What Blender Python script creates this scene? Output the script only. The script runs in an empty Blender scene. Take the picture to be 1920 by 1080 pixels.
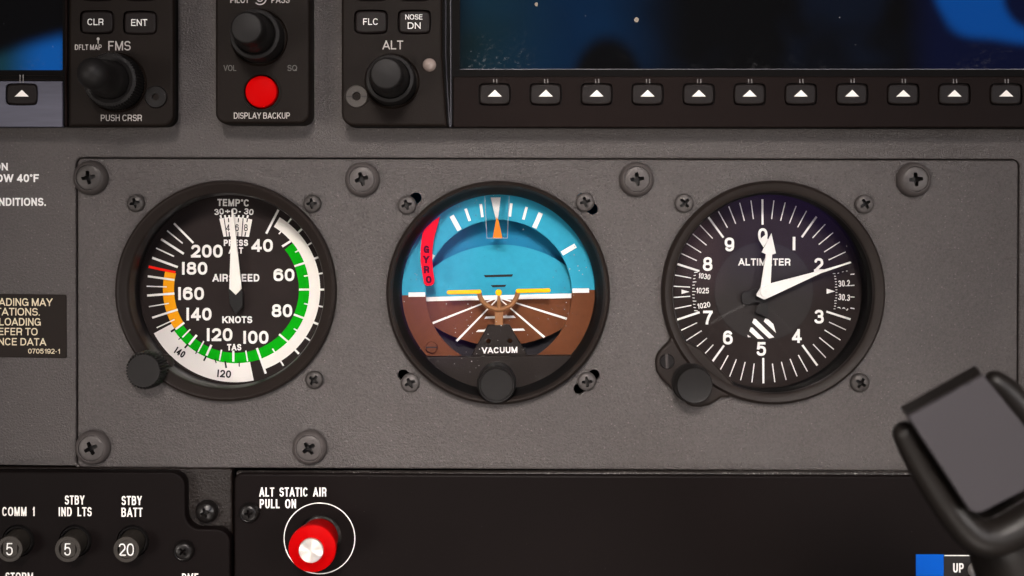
import bpy, math, random
from mathutils import Vector
from mathutils.geometry import delaunay_2d_cdt
random.seed(7)
S = bpy.context.scene
C = S.collection
PI = math.pi
U, D = 0.0002, 0.45            # metres per photo pixel on the panel face, camera to panel face
VX, VY = 955.0, 440.0          # where the optical axis meets the panel face

# ------------------------------------------------------------------ camera
cam = bpy.data.cameras.new('camera')
co = bpy.data.objects.new('camera', cam); C.objects.link(co)
co.location = ((VX-960)*U, -D, (540-VY)*U); co.rotation_euler = (PI/2, 0, 0)
cam.sensor_width = 36; cam.lens = 36*D/(1920*U)
cam.shift_x = (960-VX)/1920; cam.shift_y = -(540-VY)/1920
cam.clip_start = 0.01; cam.clip_end = 50
cam.dof.use_dof = True; cam.dof.focus_distance = D+0.002; cam.dof.aperture_fstop = 12
S.camera = co

# ------------------------------------------------------------------ world: dim cabin, sky and colour patches placed for the glass reflections
W = bpy.data.worlds.new('World'); S.world = W; W.use_nodes = True
nt = W.node_tree; nt.nodes.clear()
def mk(nt):
    def m(op, a, b=None, c=None):
        n = nt.nodes.new('ShaderNodeMath'); n.operation = op
        for i, v in enumerate((a, b, c)):
            if v is None: continue
            if isinstance(v, (int, float)): n.inputs[i].default_value = v
            else: nt.links.new(v, n.inputs[i])
        return n.outputs[0]
    return m
m = mk(nt)
def sstep(v, lo, hi, nt=nt):
    n = nt.nodes.new('ShaderNodeMapRange'); n.interpolation_type = 'SMOOTHSTEP'
    nt.links.new(v, n.inputs[0]); n.inputs[1].default_value = lo; n.inputs[2].default_value = hi
    return n.outputs[0]
tc = nt.nodes.new('ShaderNodeTexCoord'); sx = nt.nodes.new('ShaderNodeSeparateXYZ')
nt.links.new(tc.outputs['Generated'], sx.inputs[0])
back = m('MAXIMUM', m('MULTIPLY', sx.outputs[1], -1.0), 0.02)
u = m('DIVIDE', sx.outputs[0], back); v = m('DIVIDE', sx.outputs[2], back)      # slopes behind the camera
nz = nt.nodes.new('ShaderNodeTexNoise'); nz.inputs['Scale'].default_value = 14; nz.inputs['Detail'].default_value = 2
nt.links.new(tc.outputs['Generated'], nz.inputs['Vector'])
wob = m('MULTIPLY', m('SUBTRACT', nz.outputs[0], 0.5), 0.014)
isb = sstep(sx.outputs[1], -0.25, -0.45)
u2 = m('ADD', u, wob); v2 = m('ADD', v, wob)
# right window: sky patch shaped for the wide screen's reflection, dark disc cut out
v3 = m('ADD', v2, m('MULTIPLY', m('SUBTRACT', u2, 0.466), 0.07))
q = m('ADD', m('POWER', m('ABSOLUTE', m('DIVIDE', m('SUBTRACT', u2, 0.466), 0.117)), 6.0),
         m('POWER', m('ABSOLUTE', m('DIVIDE', m('SUBTRACT', v3, 0.300), 0.144)), 6.0))
winR = sstep(q, 1.15, 0.80)
dd = m('SQRT', m('ADD', m('POWER', m('SUBTRACT', u, 0.440), 2.0), m('POWER', m('SUBTRACT', v, 0.199), 2.0)))
winR = m('MULTIPLY', winR, sstep(dd, 0.026, 0.031))
dimR = m('MULTIPLY', sstep(u, 0.325, 0.36), m('MULTIPLY', sstep(v, 0.12, 0.14), sstep(u, 0.62, 0.5)))
# left window: sky patch shaped to mirror low in the left screen
lb = m('SUBTRACT', v2, m('MULTIPLY', u, 0.33))
winL = m('MULTIPLY', sstep(lb, 0.2960, 0.2810), m('MULTIPLY', sstep(v, 0.13, 0.135), sstep(u, -0.37, -0.372)))
winL = m('MULTIPLY', winL, sstep(u, -0.60, -0.45))
grnL = sstep(u, -0.385, -0.425)
# dim blue patch added to mirror in the left part of the wide screen
tint = m('MULTIPLY', m('MULTIPLY', sstep(u, -0.06, -0.02), sstep(u, 0.155, 0.06)), m('MULTIPLY', sstep(v, 0.125, 0.14), sstep(v, 0.5, 0.3)))
sil = sstep(m('SQRT', m('ADD', m('POWER', m('SUBTRACT', u, 0.082), 2.0), m('POWER', m('MULTIPLY', m('SUBTRACT', v, 0.115), 0.62), 2.0))), 0.026, 0.036)
tint = m('MULTIPLY', tint, sil)
# violet and pink glow patches added to tint the altimeter and horizon glass
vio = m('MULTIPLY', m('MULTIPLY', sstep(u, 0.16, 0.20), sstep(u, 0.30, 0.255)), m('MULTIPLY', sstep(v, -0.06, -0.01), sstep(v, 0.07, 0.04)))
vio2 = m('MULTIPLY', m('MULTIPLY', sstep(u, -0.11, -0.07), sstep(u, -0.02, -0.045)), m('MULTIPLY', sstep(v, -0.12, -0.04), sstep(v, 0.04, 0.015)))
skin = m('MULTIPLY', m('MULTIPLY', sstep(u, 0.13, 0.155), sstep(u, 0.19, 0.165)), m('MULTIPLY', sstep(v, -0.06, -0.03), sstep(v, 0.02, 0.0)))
def addc(acc, f, col):
    mx = nt.nodes.new('ShaderNodeVectorMath'); mx.operation = 'SCALE'
    mx.inputs[0].default_value = col; nt.links.new(m('MULTIPLY', f, isb), mx.inputs['Scale'])
    ad = nt.nodes.new('ShaderNodeVectorMath'); ad.operation = 'ADD'
    nt.links.new(mx.outputs[0], ad.inputs[0])
    if isinstance(acc, tuple): ad.inputs[1].default_value = acc
    else: nt.links.new(acc, ad.inputs[1])
    return ad.outputs[0]
acc = (0.026, 0.023, 0.024)
acc = addc(acc, winR, (0.0, 0.46, 2.1))
acc = addc(acc, dimR, (0.0, 0.015, 0.16))
acc = addc(acc, m('MULTIPLY', winL, m('SUBTRACT', 1.0, grnL)), (0.02, 0.72, 2.9))
acc = addc(acc, m('MULTIPLY', winL, grnL), (0.04, 0.30, 0.42))
acc = addc(acc, m('MULTIPLY', tint, m('ADD', m('MULTIPLY', nz.outputs[0], 1.6), 0.2)), (0.0, 0.11, 0.36))
mid = m('MULTIPLY', m('MULTIPLY', sstep(u, 0.10, 0.16), sstep(u, 0.36, 0.30)), m('MULTIPLY', sstep(v, 0.125, 0.15), sstep(nz.outputs[0], 0.40, 0.62)))
acc = addc(acc, mid, (0.01, 0.03, 0.09))
acc = addc(acc, m('MULTIPLY', tint, sstep(u, 0.06, -0.02)), (0.03, 0.06, -0.08))
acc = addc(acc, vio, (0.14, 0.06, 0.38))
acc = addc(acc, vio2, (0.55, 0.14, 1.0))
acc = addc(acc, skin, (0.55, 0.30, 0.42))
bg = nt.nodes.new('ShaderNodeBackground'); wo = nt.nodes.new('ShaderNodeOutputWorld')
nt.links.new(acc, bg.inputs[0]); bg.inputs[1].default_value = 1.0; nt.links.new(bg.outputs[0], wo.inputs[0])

# ------------------------------------------------------------------ lamps (soft daylight from above, with added side and lower fill)
def area(name, loc, target, size, power, col, sy=None, spread=180):
    l = bpy.data.lights.new(name, 'AREA'); l.energy = power; l.color = col; l.size = size
    l.spread = math.radians(spread)
    if sy: l.shape = 'RECTANGLE'; l.size_y = sy
    o = bpy.data.objects.new(name, l); C.objects.link(o); o.location = loc
    o.rotation_euler = (Vector(target)-Vector(loc)).to_track_quat('-Z', 'Y').to_euler()
area('window_light', (0.0, -1.10, 0.52), (0.012, 0, -0.095), 0.30, 0.60, (1.0, 0.915, 0.85), spread=24)
area('left_fill_light', (-0.74, -0.92, -0.13), (0.035, 0, -0.04), 0.34, 0.36, (1.0, 0.915, 0.85), spread=38)  # added fill, lights the recessed dials from the left
area('right_fill_light', (0.72, -0.92, 0.02), (-0.01, 0, -0.04), 0.34, 0.36, (0.985, 0.93, 0.88), spread=38)  # added fill from the right, balances the left one
area('lower_fill_light', (0.06, -0.85, -0.72), (0.0, 0, -0.03), 0.34, 3.0, (1.0, 0.91, 0.84))  # added fill from below, lifts the tops of the dials
S.view_settings.view_transform = 'Standard'; S.view_settings.look = 'None'
S.view_settings.exposure = 0; S.view_settings.gamma = 1; S.view_settings.use_curve_mapping = False
S.cycles.max_bounces = 8; S.cycles.transparent_max_bounces = 12

# ------------------------------------------------------------------ materials
def mat(name, col, rough=0.5, spec=0.5, metal=0.0, bump=None, var=None, ior=1.45, dust=None, coat=0, rvar=0, stretch=(1, 1, 1)):
    """bump = (scale 1/m, depth m); var = (scale, amount) wear in tone; dust = (scale, threshold, amount)"""
    M = bpy.data.materials.new(name); M.use_nodes = True
    t = M.node_tree; b = t.nodes['Principled BSDF']; k = mk(t)
    b.inputs['Base Color'].default_value = (*col, 1); b.inputs['Roughness'].default_value = rough
    b.inputs['Specular IOR Level'].default_value = spec; b.inputs['Metallic'].default_value = metal
    b.inputs['IOR'].default_value = ior; b.inputs['Coat Weight'].default_value = coat
    tcn = t.nodes.new('ShaderNodeTexCoord'); mp = t.nodes.new('ShaderNodeMapping'); mp.inputs['Scale'].default_value = stretch
    t.links.new(tcn.outputs['Object'], mp.inputs[0]); vec = mp.outputs[0]
    def noise(sc, det=3, rough_=0.55):
        n = t.nodes.new('ShaderNodeTexNoise'); n.inputs['Scale'].default_value = sc; n.inputs['Detail'].default_value = det
        n.inputs['Roughness'].default_value = rough_; t.links.new(vec, n.inputs['Vector']); return n.outputs[0]
    if bump:
        bn = t.nodes.new('ShaderNodeBump'); bn.inputs['Distance'].default_value = bump[1]; bn.inputs['Strength'].default_value = 1.0
        t.links.new(noise(bump[0], 4, 0.6), bn.inputs['Height']); t.links.new(bn.outputs[0], b.inputs['Normal'])
    src = None
    if var:
        f = k('ADD', k('MULTIPLY', k('SUBTRACT', noise(var[0], 5), 0.5), var[1]*2), 1.0)
        sc = t.nodes.new('ShaderNodeVectorMath'); sc.operation = 'SCALE'; sc.inputs[0].default_value = col
        t.links.new(f, sc.inputs['Scale']); src = sc.outputs[0]; t.links.new(src, b.inputs['Base Color'])
    if rvar:
        t.links.new(k('ADD', k('MULTIPLY', k('SUBTRACT', noise(60, 4), 0.5), rvar), rough), b.inputs['Roughness'])
    if dust:
        mr = t.nodes.new('ShaderNodeMapRange'); mr.inputs[1].default_value = dust[1]; mr.inputs[2].default_value = dust[1]+0.04
        t.links.new(noise(dust[0], 1), mr.inputs[0])
        mr2 = t.nodes.new('ShaderNodeMapRange'); mr2.inputs[1].default_value = 0.42; mr2.inputs[2].default_value = 0.7
        t.links.new(noise(30, 2), mr2.inputs[0])
        mx = t.nodes.new('ShaderNodeMix'); mx.data_type = 'RGBA'
        t.links.new(k('MULTIPLY', k('MULTIPLY', mr.outputs[0], mr2.outputs[0]), dust[2]), mx.inputs[0])
        if src: t.links.new(src, mx.inputs[6])
        else: mx.inputs[6].default_value = (*col, 1)
        mx.inputs[7].default_value = (0.55, 0.52, 0.5, 1)
        t.links.new(mx.outputs[2], b.inputs['Base Color'])
    return M
def panel_material():
    """spatter-textured grey lacquer: fine grain over a shallow orange peel"""
    M = bpy.data.materials.new('grey_lacquer'); M.use_nodes = True; t = M.node_tree; b = t.nodes['Principled BSDF']; k = mk(t)
    tcn = t.nodes.new('ShaderNodeTexCoord')
    def noise(sc, det, r=0.55, st=None, dist=0):
        n = t.nodes.new('ShaderNodeTexNoise'); n.inputs['Scale'].default_value = sc; n.inputs['Detail'].default_value = det
        n.inputs['Roughness'].default_value = r; n.inputs['Distortion'].default_value = dist; vv = tcn.outputs['Object']
        if st:
            mp = t.nodes.new('ShaderNodeMapping'); mp.inputs['Scale'].default_value = st; t.links.new(vv, mp.inputs[0]); vv = mp.outputs[0]
        t.links.new(vv, n.inputs['Vector']); return n.outputs[0]
    fine = noise(1350, 2, 0.7); streak = noise(600, 4, 0.65, (0.55, 1, 1.5), 0.8); wide = noise(16, 5)
    blend = t.nodes.new('ShaderNodeMapRange'); blend.inputs[1].default_value = 0.35; blend.inputs[2].default_value = 0.65
    t.links.new(noise(18, 2), blend.inputs[0])
    hgt = k('ADD', k('MULTIPLY', fine, 0.75), k('MULTIPLY', streak, k('ADD', k('MULTIPLY', blend.outputs[0], 0.55), 0.10)))
    bn = t.nodes.new('ShaderNodeBump'); bn.inputs['Distance'].default_value = 0.00070; t.links.new(hgt, bn.inputs['Height'])
    t.links.new(bn.outputs[0], b.inputs['Normal'])
    f = k('ADD', k('MULTIPLY', k('SUBTRACT', wide, 0.5), 0.6), 1.0)
    f = k('ADD', f, k('MULTIPLY', k('SUBTRACT', fine, 0.5), 1.2))  # shade in the grain's hollows put into the colour as well
    vo = t.nodes.new('ShaderNodeTexVoronoi'); vo.inputs['Scale'].default_value = 800; t.links.new(tcn.outputs['Object'], vo.inputs['Vector'])
    pk = t.nodes.new('ShaderNodeSeparateColor'); t.links.new(vo.outputs['Color'], pk.inputs[0])
    f = k('ADD', f, k('MULTIPLY', k('MULTIPLY', sstep(vo.outputs[0], 0.26, 0.10, t), sstep(pk.outputs[0], 0.60, 0.98, t)), 1.3))      # sparkle of the lacquer painted in as pale specks
    sc = t.nodes.new('ShaderNodeVectorMath'); sc.operation = 'SCALE'; sc.inputs[0].default_value = (0.0540, 0.0465, 0.0445)
    t.links.new(f, sc.inputs['Scale']); t.links.new(sc.outputs[0], b.inputs['Base Color'])
    b.inputs['Roughness'].default_value = 0.36; b.inputs['Specular IOR Level'].default_value = 0.4
    return M
def glass_material(name, refl=1.0, dirt=0.0):
    M = bpy.data.materials.new(name); M.use_nodes = True; t = M.node_tree; t.nodes.clear(); k = mk(t)
    out = t.nodes.new('ShaderNodeOutputMaterial'); mx = t.nodes.new('ShaderNodeMixShader')
    tr = t.nodes.new('ShaderNodeBsdfTransparent'); gl = t.nodes.new('ShaderNodeBsdfGlossy'); gl.inputs['Roughness'].default_value = 0.03
    tr.inputs[0].default_value = (0.975, 0.975, 0.975, 1)
    fr = t.nodes.new('ShaderNodeFresnel'); fr.inputs[0].default_value = 1.5
    t.links.new(k('MULTIPLY', fr.outputs[0], refl), mx.inputs[0]); t.links.new(tr.outputs[0], mx.inputs[1]); t.links.new(gl.outputs[0], mx.inputs[2])
    res = mx.outputs[0]
    if dirt:
        tcn = t.nodes.new('ShaderNodeTexCoord')
        def noise(sc, d):
            n = t.nodes.new('ShaderNodeTexNoise'); n.inputs['Scale'].default_value = sc; n.inputs['Detail'].default_value = d
            t.links.new(tcn.outputs['Object'], n.inputs['Vector']); return n.outputs[0]
        vo = t.nodes.new('ShaderNodeTexVoronoi'); vo.inputs['Scale'].default_value = 620; t.links.new(tcn.outputs['Object'], vo.inputs['Vector'])
        a = t.nodes.new('ShaderNodeMapRange'); a.inputs[1].default_value = 0.17; a.inputs[2].default_value = 0.09; t.links.new(vo.outputs[0], a.inputs[0])
        c2 = t.nodes.new('ShaderNodeMapRange'); c2.inputs[1].default_value = 0.44; c2.inputs[2].default_value = 0.66; t.links.new(noise(60, 3), c2.inputs[0])
        pick = t.nodes.new('ShaderNodeSeparateColor'); t.links.new(vo.outputs['Color'], pick.inputs[0])
        f = k('MULTIPLY', k('MULTIPLY', a.outputs[0], c2.outputs[0]), k('MULTIPLY', pick.outputs[0], dirt))
        df = t.nodes.new('ShaderNodeBsdfDiffuse'); df.inputs[0].default_value = (0.7, 0.68, 0.68, 1)
        m2 = t.nodes.new('ShaderNodeMixShader'); t.links.new(f, m2.inputs[0]); t.links.new(res, m2.inputs[1]); t.links.new(df.outputs[0], m2.inputs[2]); res = m2.outputs[0]
    t.links.new(res, out.inputs[0]); return M
def screen_material():
    """dark coated glass with finger smears and dust lying along its lower edge"""
    M = bpy.data.materials.new('dark_display_glass'); M.use_nodes = True; t = M.node_tree; b = t.nodes['Principled BSDF']; k = mk(t)
    tcn = t.nodes.new('ShaderNodeNewGeometry'); sp = t.nodes.new('ShaderNodeSeparateXYZ'); t.links.new(tcn.outputs['Position'], sp.inputs[0])
    def noise(sc, det, r=0.6, st=None, rot=0):
        n = t.nodes.new('ShaderNodeTexNoise'); n.inputs['Scale'].default_value = sc; n.inputs['Detail'].default_value = det; n.inputs['Roughness'].default_value = r
        mp = t.nodes.new('ShaderNodeMapping'); mp.inputs['Scale'].default_value = st or (1, 1, 1); mp.inputs['Rotation'].default_value = (0, rot, 0)
        t.links.new(tcn.outputs['Position'], mp.inputs[0]); t.links.new(mp.outputs[0], n.inputs['Vector']); return n.outputs[0]
    low = sstep(sp.outputs[2], 0.098, 0.0815, t)
    smear = k('MULTIPLY', sstep(noise(48, 2), 0.52, 0.66, t), sstep(noise(900, 4, 0.7, (0.5, 1, 1.6), 0.35), 0.50, 0.74, t))
    corner = k('MULTIPLY', sstep(k('ABSOLUTE', k('ADD', sp.outputs[0], 0.006)), 0.018, 0.004, t), sstep(noise(520, 4, 0.75, (1, 1, 1.5), 0.6), 0.55, 0.70, t))
    low2 = sstep(sp.outputs[2], 0.0770, 0.0715, t)
    scr = k('MULTIPLY', sstep(k('ABSOLUTE', k('ADD', sp.outputs[0], 0.176)), 0.016, 0.003, t), sstep(noise(430, 5, 0.75, (1, 1, 2.2), 0.5), 0.52, 0.66, t))
    vo = t.nodes.new('ShaderNodeTexVoronoi'); vo.inputs['Scale'].default_value = 330; t.links.new(tcn.outputs['Position'], vo.inputs['Vector'])
    pk = t.nodes.new('ShaderNodeSeparateColor'); t.links.new(vo.outputs['Color'], pk.inputs[0])
    speck = k('MULTIPLY', sstep(vo.outputs[0], 0.13, 0.06, t), sstep(pk.outputs[0], 0.93, 0.99, t))
    f = k('ADD', k('MULTIPLY', k('MULTIPLY', smear, low), 0.05), k('ADD', k('MULTIPLY', speck, 0.22), k('ADD', k('MULTIPLY', k('MULTIPLY', scr, low2), 0.38), k('MULTIPLY', k('MULTIPLY', corner, low), 0.13))))
    mx = t.nodes.new('ShaderNodeMix'); mx.data_type = 'RGBA'; t.links.new(f, mx.inputs[0])
    mx.inputs[6].default_value = (0.002, 0.0022, 0.0026, 1); mx.inputs[7].default_value = (0.55, 0.56, 0.58, 1)
    t.links.new(mx.outputs[2], b.inputs['Base Color'])
    b.inputs['Roughness'].default_value = 0.02; b.inputs['IOR'].default_value = 1.95
    return M
GREY = panel_material()
VOID = mat('dark_void', (0.006, 0.006, 0.006), 0.9, 0.1)
UNIT = mat('unit_plastic', (0.008, 0.0054, 0.0042), 0.5, 0.1, bump=(1900, 0.00005), var=(40, 0.2))
KEYBAR = mat('softkey_bar_plastic', (0.0062, 0.003, 0.0024), 0.5, 0.07, bump=(1500, 0.00003), var=(20, 0.35))
SHEENBAR = mat('lavender_sheen_bar', (0.078, 0.078, 0.105), 0.45, 0.35, bump=(500, 0.00004), var=(260, 0.28), stretch=(0.25, 1, 2.5))  # sky sheen on the dark bar painted in as pale lavender
KEY = mat('key_rubber', (0.0078, 0.0054, 0.005), 0.45, 0.16, bump=(2500, 0.00003))
KNOB = mat('knob_rubber', (0.0095, 0.0085, 0.0083), 0.5, 0.2, bump=(2500, 0.00004), var=(90, 0.2))
BEZEL = mat('bezel_paint', (0.0145, 0.0105, 0.009), 0.5, 0.18, bump=(1500, 0.00005), var=(35, 0.25))
BODY = mat('display_body', (0.0025, 0.002, 0.002), 0.5, 0.05)
BEZELW = mat('bezel_well', (0.0035, 0.003, 0.003), 0.6, 0.1, bump=(1500, 0.00003))
DIAL = mat('dial_black', (0.022, 0.016, 0.015), 0.6, 0.08, var=(60, 0.3))
WHITE = mat('mark_white', (0.86, 0.84, 0.81), 0.6, 0.1, var=(300, 0.06))
CREAM = mat('arc_cream', (0.88, 0.84, 0.79), 0.6, 0.1, var=(60, 0.05))
NEEDLE = mat('needle_cream', (0.87, 0.84, 0.78), 0.55, 0.2, var=(200, 0.05))
TEXTW = mat('text_white', (0.78, 0.77, 0.75), 0.5, 0.3, var=(900, 0.15))
TEXTG = mat('text_grey', (0.42, 0.39, 0.37), 0.5, 0.3, var=(700, 0.2))
TEXTF = mat('text_faint', (0.10, 0.095, 0.09), 0.5, 0.3, var=(900, 0.8))
LINEG = mat('line_grey', (0.17, 0.16, 0.155), 0.4, 0.4)
TEXTC = mat('text_cream', (0.62, 0.53, 0.37), 0.5, 0.3)
INK = mat('ink_black', (0.012, 0.010, 0.010), 0.6, 0.3)
GREEN = mat('arc_green', (0.001, 0.35, 0.004), 0.6, 0.05)
YEL = mat('arc_amber', (0.84, 0.335, 0.003), 0.6, 0.1)
RED = mat('mark_red', (0.88, 0.012, 0.004), 0.6, 0.1)
REDBTN = mat('red_button', (0.44, 0.0004, 0.0008), 0.5, 0.03)
REDKNOB = mat('red_knob', (0.42, 0.0006, 0.0012), 0.5, 0.05, var=(80, 0.12))
STEEL = mat('brushed_steel', (0.82, 0.76, 0.70), 0.42, 0.5, 0.75)
_t = STEEL.node_tree; _b = _t.nodes['Principled BSDF']; _g = _t.nodes.new('ShaderNodeTangent'); _g.direction_type = 'RADIAL'; _g.axis = 'Y'
_b.inputs['Anisotropic'].default_value = 0.85; _t.links.new(_g.outputs[0], _b.inputs['Tangent'])
SCREW = mat('grey_screw', (0.066, 0.059, 0.057), 0.45, 0.3, 0.25, bump=(900, 0.00010), var=(500, 0.25))
CUP = mat('grey_cup_washer', (0.06, 0.052, 0.05), 0.5, 0.25, 0.0, bump=(1200, 0.00005), var=(200, 0.15))
CUPD = mat('dark_cup_washer', (0.042, 0.036, 0.034), 0.5, 0.25, 0.0, bump=(1200, 0.00005), var=(200, 0.2))
SCREWD = mat('dark_screw', (0.045, 0.04, 0.038), 0.42, 0.3, 0.25, bump=(900, 0.00010), var=(500, 0.3))
SCREWB = mat('black_screw', (0.0065, 0.0055, 0.0052), 0.3, 0.35, bump=(700, 0.00012), dust=(900, 0.74, 0.3))
LOWER = mat('lower_panel_black', (0.0046, 0.003, 0.0029), 0.5, 0.07, bump=(1800, 0.00002), var=(30, 0.25), dust=(700, 0.79, 0.12))
BRACKET = mat('bracket_grain', (0.01, 0.0068, 0.0056), 0.38, 0.3, bump=(1100, 0.00040), var=(120, 0.35))
BRACKETD = mat('dusty_grain', (0.016, 0.0125, 0.011), 0.4, 0.4, bump=(900, 0.00025), var=(120, 0.35), dust=(1300, 0.60, 0.35))
PLACARD = mat('placard_black', (0.0085, 0.005, 0.0034), 0.5, 0.15, var=(40, 0.2))
SKY = mat('horizon_blue', (0.03, 0.32, 0.47), 0.6, 0.1, bump=(2600, 0.00003), var=(500, 0.10))
EARTH = mat('horizon_brown', (0.13, 0.043, 0.0175), 0.6, 0.1, bump=(2600, 0.00003), var=(500, 0.14))
WELL = mat('horizon_well', (0.012, 0.010, 0.014), 0.6, 0.3)
ORANGE = mat('fluorescent_orange', (0.98, 0.47, 0.004), 0.6, 0.1)
PORANGE = mat('pointer_orange', (0.92, 0.27, 0.012), 0.5, 0.3)
TAN = mat('airplane_unlit_brown', (0.26, 0.115, 0.045), 0.5, 0.3)  # brown paints in the orange as it looks unlit
FLAG = mat('flag_red', (0.74, 0.006, 0.006), 0.6, 0.03)
FLAGT = mat('flag_text', (0.07, 0.002, 0.002), 0.6, 0.02)
LENS = mat('sensor_lens', (0.27, 0.215, 0.19), 0.25, 0.5, var=(300, 0.1))
BLUE = mat('placard_blue', (0.0, 0.09, 0.5), 0.5, 0.1)
PAD = mat('yoke_pad_grey', (0.044, 0.04, 0.044), 0.65, 0.15, bump=(1500, 0.00006), var=(25, 0.08))
YOKE = mat('yoke_black', (0.0090, 0.0072, 0.0062), 0.42, 0.34, bump=(300, 0.00012), var=(60, 0.25))
SCREEN = screen_material()
RECESS = mat('recess_shade', (0.010, 0.0085, 0.008), 0.5, 0.3)  # shade inside the cross recess painted in as a dark colour
GLASS = glass_material('gauge_glass', 1.0, 0.0)
GLASSD = glass_material('dusty_gauge_glass', 1.0, 0.8)
ACRYL = glass_material('clear_acrylic', 1.3)
TABE = mat('acrylic_edge_highlight', (0.72, 0.76, 0.80), 0.2, 0.5); TABE.node_tree.nodes['Principled BSDF'].inputs['Alpha'].default_value = 0.36  # whitish strips paint in the highlight along the tab's edges

# ------------------------------------------------------------------ geometry helpers
def P2(px, py, h):
    s = (D-h)/D
    return ((VX-960+(px-VX)*s)*U, (540-VY+(VY-py)*s)*U)
def P(px, py, h):
    x, z = P2(px, py, h); return Vector((x, -h, z))
class B:
    """collects faces in world space; linked as ONE mesh object"""
    def __init__(s): s.v = []; s.f = []
    def add(s, pts, faces):
        o = len(s.v); s.v += [tuple(p) for p in pts]; s.f += [[i+o for i in f] for f in faces]; return s
    def obj(s, name, m, parent=None, label=None, angle=32):
        base = Vector((0, 0, 0)); r = parent
        while r is not None: base = base+r.location; r = r.parent
        me = bpy.data.meshes.new(name)
        me.from_pydata([tuple(Vector(p)-base) for p in s.v], [], s.f); me.validate(); me.update()
        me.shade_smooth(); me.set_sharp_from_angle(angle=math.radians(angle))
        me.materials.append(m); o = bpy.data.objects.new(name, me); C.objects.link(o)
        if parent is not None: o.parent = parent
        if label: o['label'] = label
        return o
def thing(name, label, cat, loc, group=None):
    o = bpy.data.objects.new(name, None); C.objects.link(o); o.location = loc; o.empty_display_size = 0.01
    o['label'] = label; o['category'] = cat
    if group: o['group'] = group
    return o
def tag(o, label, cat, group=None):
    o['label'] = label; o['category'] = cat
    if group: o['group'] = group
    return o
def inpoly(x, y, poly):
    c = False; j = len(poly)-1
    for i in range(len(poly)):
        xi, yi = poly[i]; xj, yj = poly[j]
        if (yi > y) != (yj > y) and x < (xj-xi)*(y-yi)/(yj-yi)+xi: c = not c
        j = i
    return c
def ccw(poly):
    a = sum(poly[i-1][0]*poly[i][1]-poly[i][0]*poly[i-1][1] for i in range(len(poly)))
    return list(poly) if a > 0 else list(reversed(poly))
def tri(polys, holes=(), extra=(), union=False):
    """triangulate (union of) polygons minus holes, plane units"""
    K = 1000.0; vs = []; es = []; fs = []
    for p in polys:
        o = len(vs); p = ccw(p); vs += [Vector((x*K, y*K)) for x, y in p]; fs.append(list(range(o, o+len(p))))
    for p in holes:
        o = len(vs); vs += [Vector((x*K, y*K)) for x, y in p]; n = len(p); es += [(o+i, o+(i+1) % n) for i in range(n)]
    vs += [Vector((x*K, y*K)) for x, y in extra]
    r = delaunay_2d_cdt(vs, es, fs, 1, 1e-6, True)
    ov = [(p.x/K, p.y/K) for p in r[0]]; of = []
    for f, src in zip(r[2], r[5]):
        if len(f) < 3 or not src: continue
        cx = sum(ov[i][0] for i in f)/len(f); cy = sum(ov[i][1] for i in f)/len(f)
        if any(inpoly(cx, cy, h) for h in holes): continue
        a = sum(ov[f[i-1]][0]*ov[f[i]][1]-ov[f[i]][0]*ov[f[i-1]][1] for i in range(len(f)))
        of.append(list(f) if a > 0 else list(reversed(f)))
    return ov, of
def W2(pts, h): return [P2(x, y, h) for x, y in pts]
def sheet(b, polys, h, holes=(), union=False, href=None):
    hr = h if href is None else href
    v, f = tri([W2(p, hr) for p in polys], [W2(p, hr) for p in holes])
    b.add([(x, -h, z) for x, z in v], f); return b
def inset(poly, d):
    poly = ccw(poly); n = len(poly); out = []
    for i in range(n):
        p0, p1, p2 = poly[i-1], poly[i], poly[(i+1) % n]
        e1 = Vector((p1[0]-p0[0], p1[1]-p0[1])); e2 = Vector((p2[0]-p1[0], p2[1]-p1[1]))
        if e1.length < 1e-9: e1 = e2
        if e2.length < 1e-9: e2 = e1
        e1.normalize(); e2.normalize(); n1 = Vector((-e1.y, e1.x)); n2 = Vector((-e2.y, e2.x)); nn = n1+n2
        if nn.length < 1e-6: nn = n1
        nn.normalize(); k = d/max(0.35, nn.dot(n1)); out.append((p1[0]+nn.x*k, p1[1]+nn.y*k))
    return out
def slab(b, outline, h0, h1, bevel=0.0, holes=(), seg=3, world=False, back=False, hole_bevel=0.0):
    """outline (photo px as seen at h1) pushed from h0 to h1 with a rounded front edge; holes get walls"""
    o = ccw(outline if world else W2(outline, h1)); n = len(o)
    rings = [(o, h0)]
    if bevel:
        for i in range(seg+1):
            a = PI/2*i/seg
            rings.append((inset(o, bevel*(1-math.cos(a))) if i else o, h1-bevel+bevel*math.sin(a)))
    else: rings.append((o, h1))
    base = len(b.v); pts = []
    for p, h in rings: pts += [(x, -h, z) for x, z in p]
    fs = []
    for r in range(len(rings)-1):
        for i in range(n):
            j = (i+1) % n; fs.append([r*n+i, r*n+j, (r+1)*n+j, (r+1)*n+i])
    b.add(pts, fs)
    hw = [list(reversed(ccw(q if world else W2(q, h1)))) for q in holes]
    v, f = tri([rings[-1][0]], hw); b.add([(x, -h1, z) for x, z in v], f)
    for q in hw:
        k = len(q)
        b.add([(x, -h1, z) for x, z in q]+[(x, -h0, z) for x, z in q], [[i, i+k, (i+1) % k+k, (i+1) % k][::-1] for i in range(k)])
    if back: b.add([(x, -h0, z) for x, z in o], [list(range(n))[::-1]])
    return b
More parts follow.
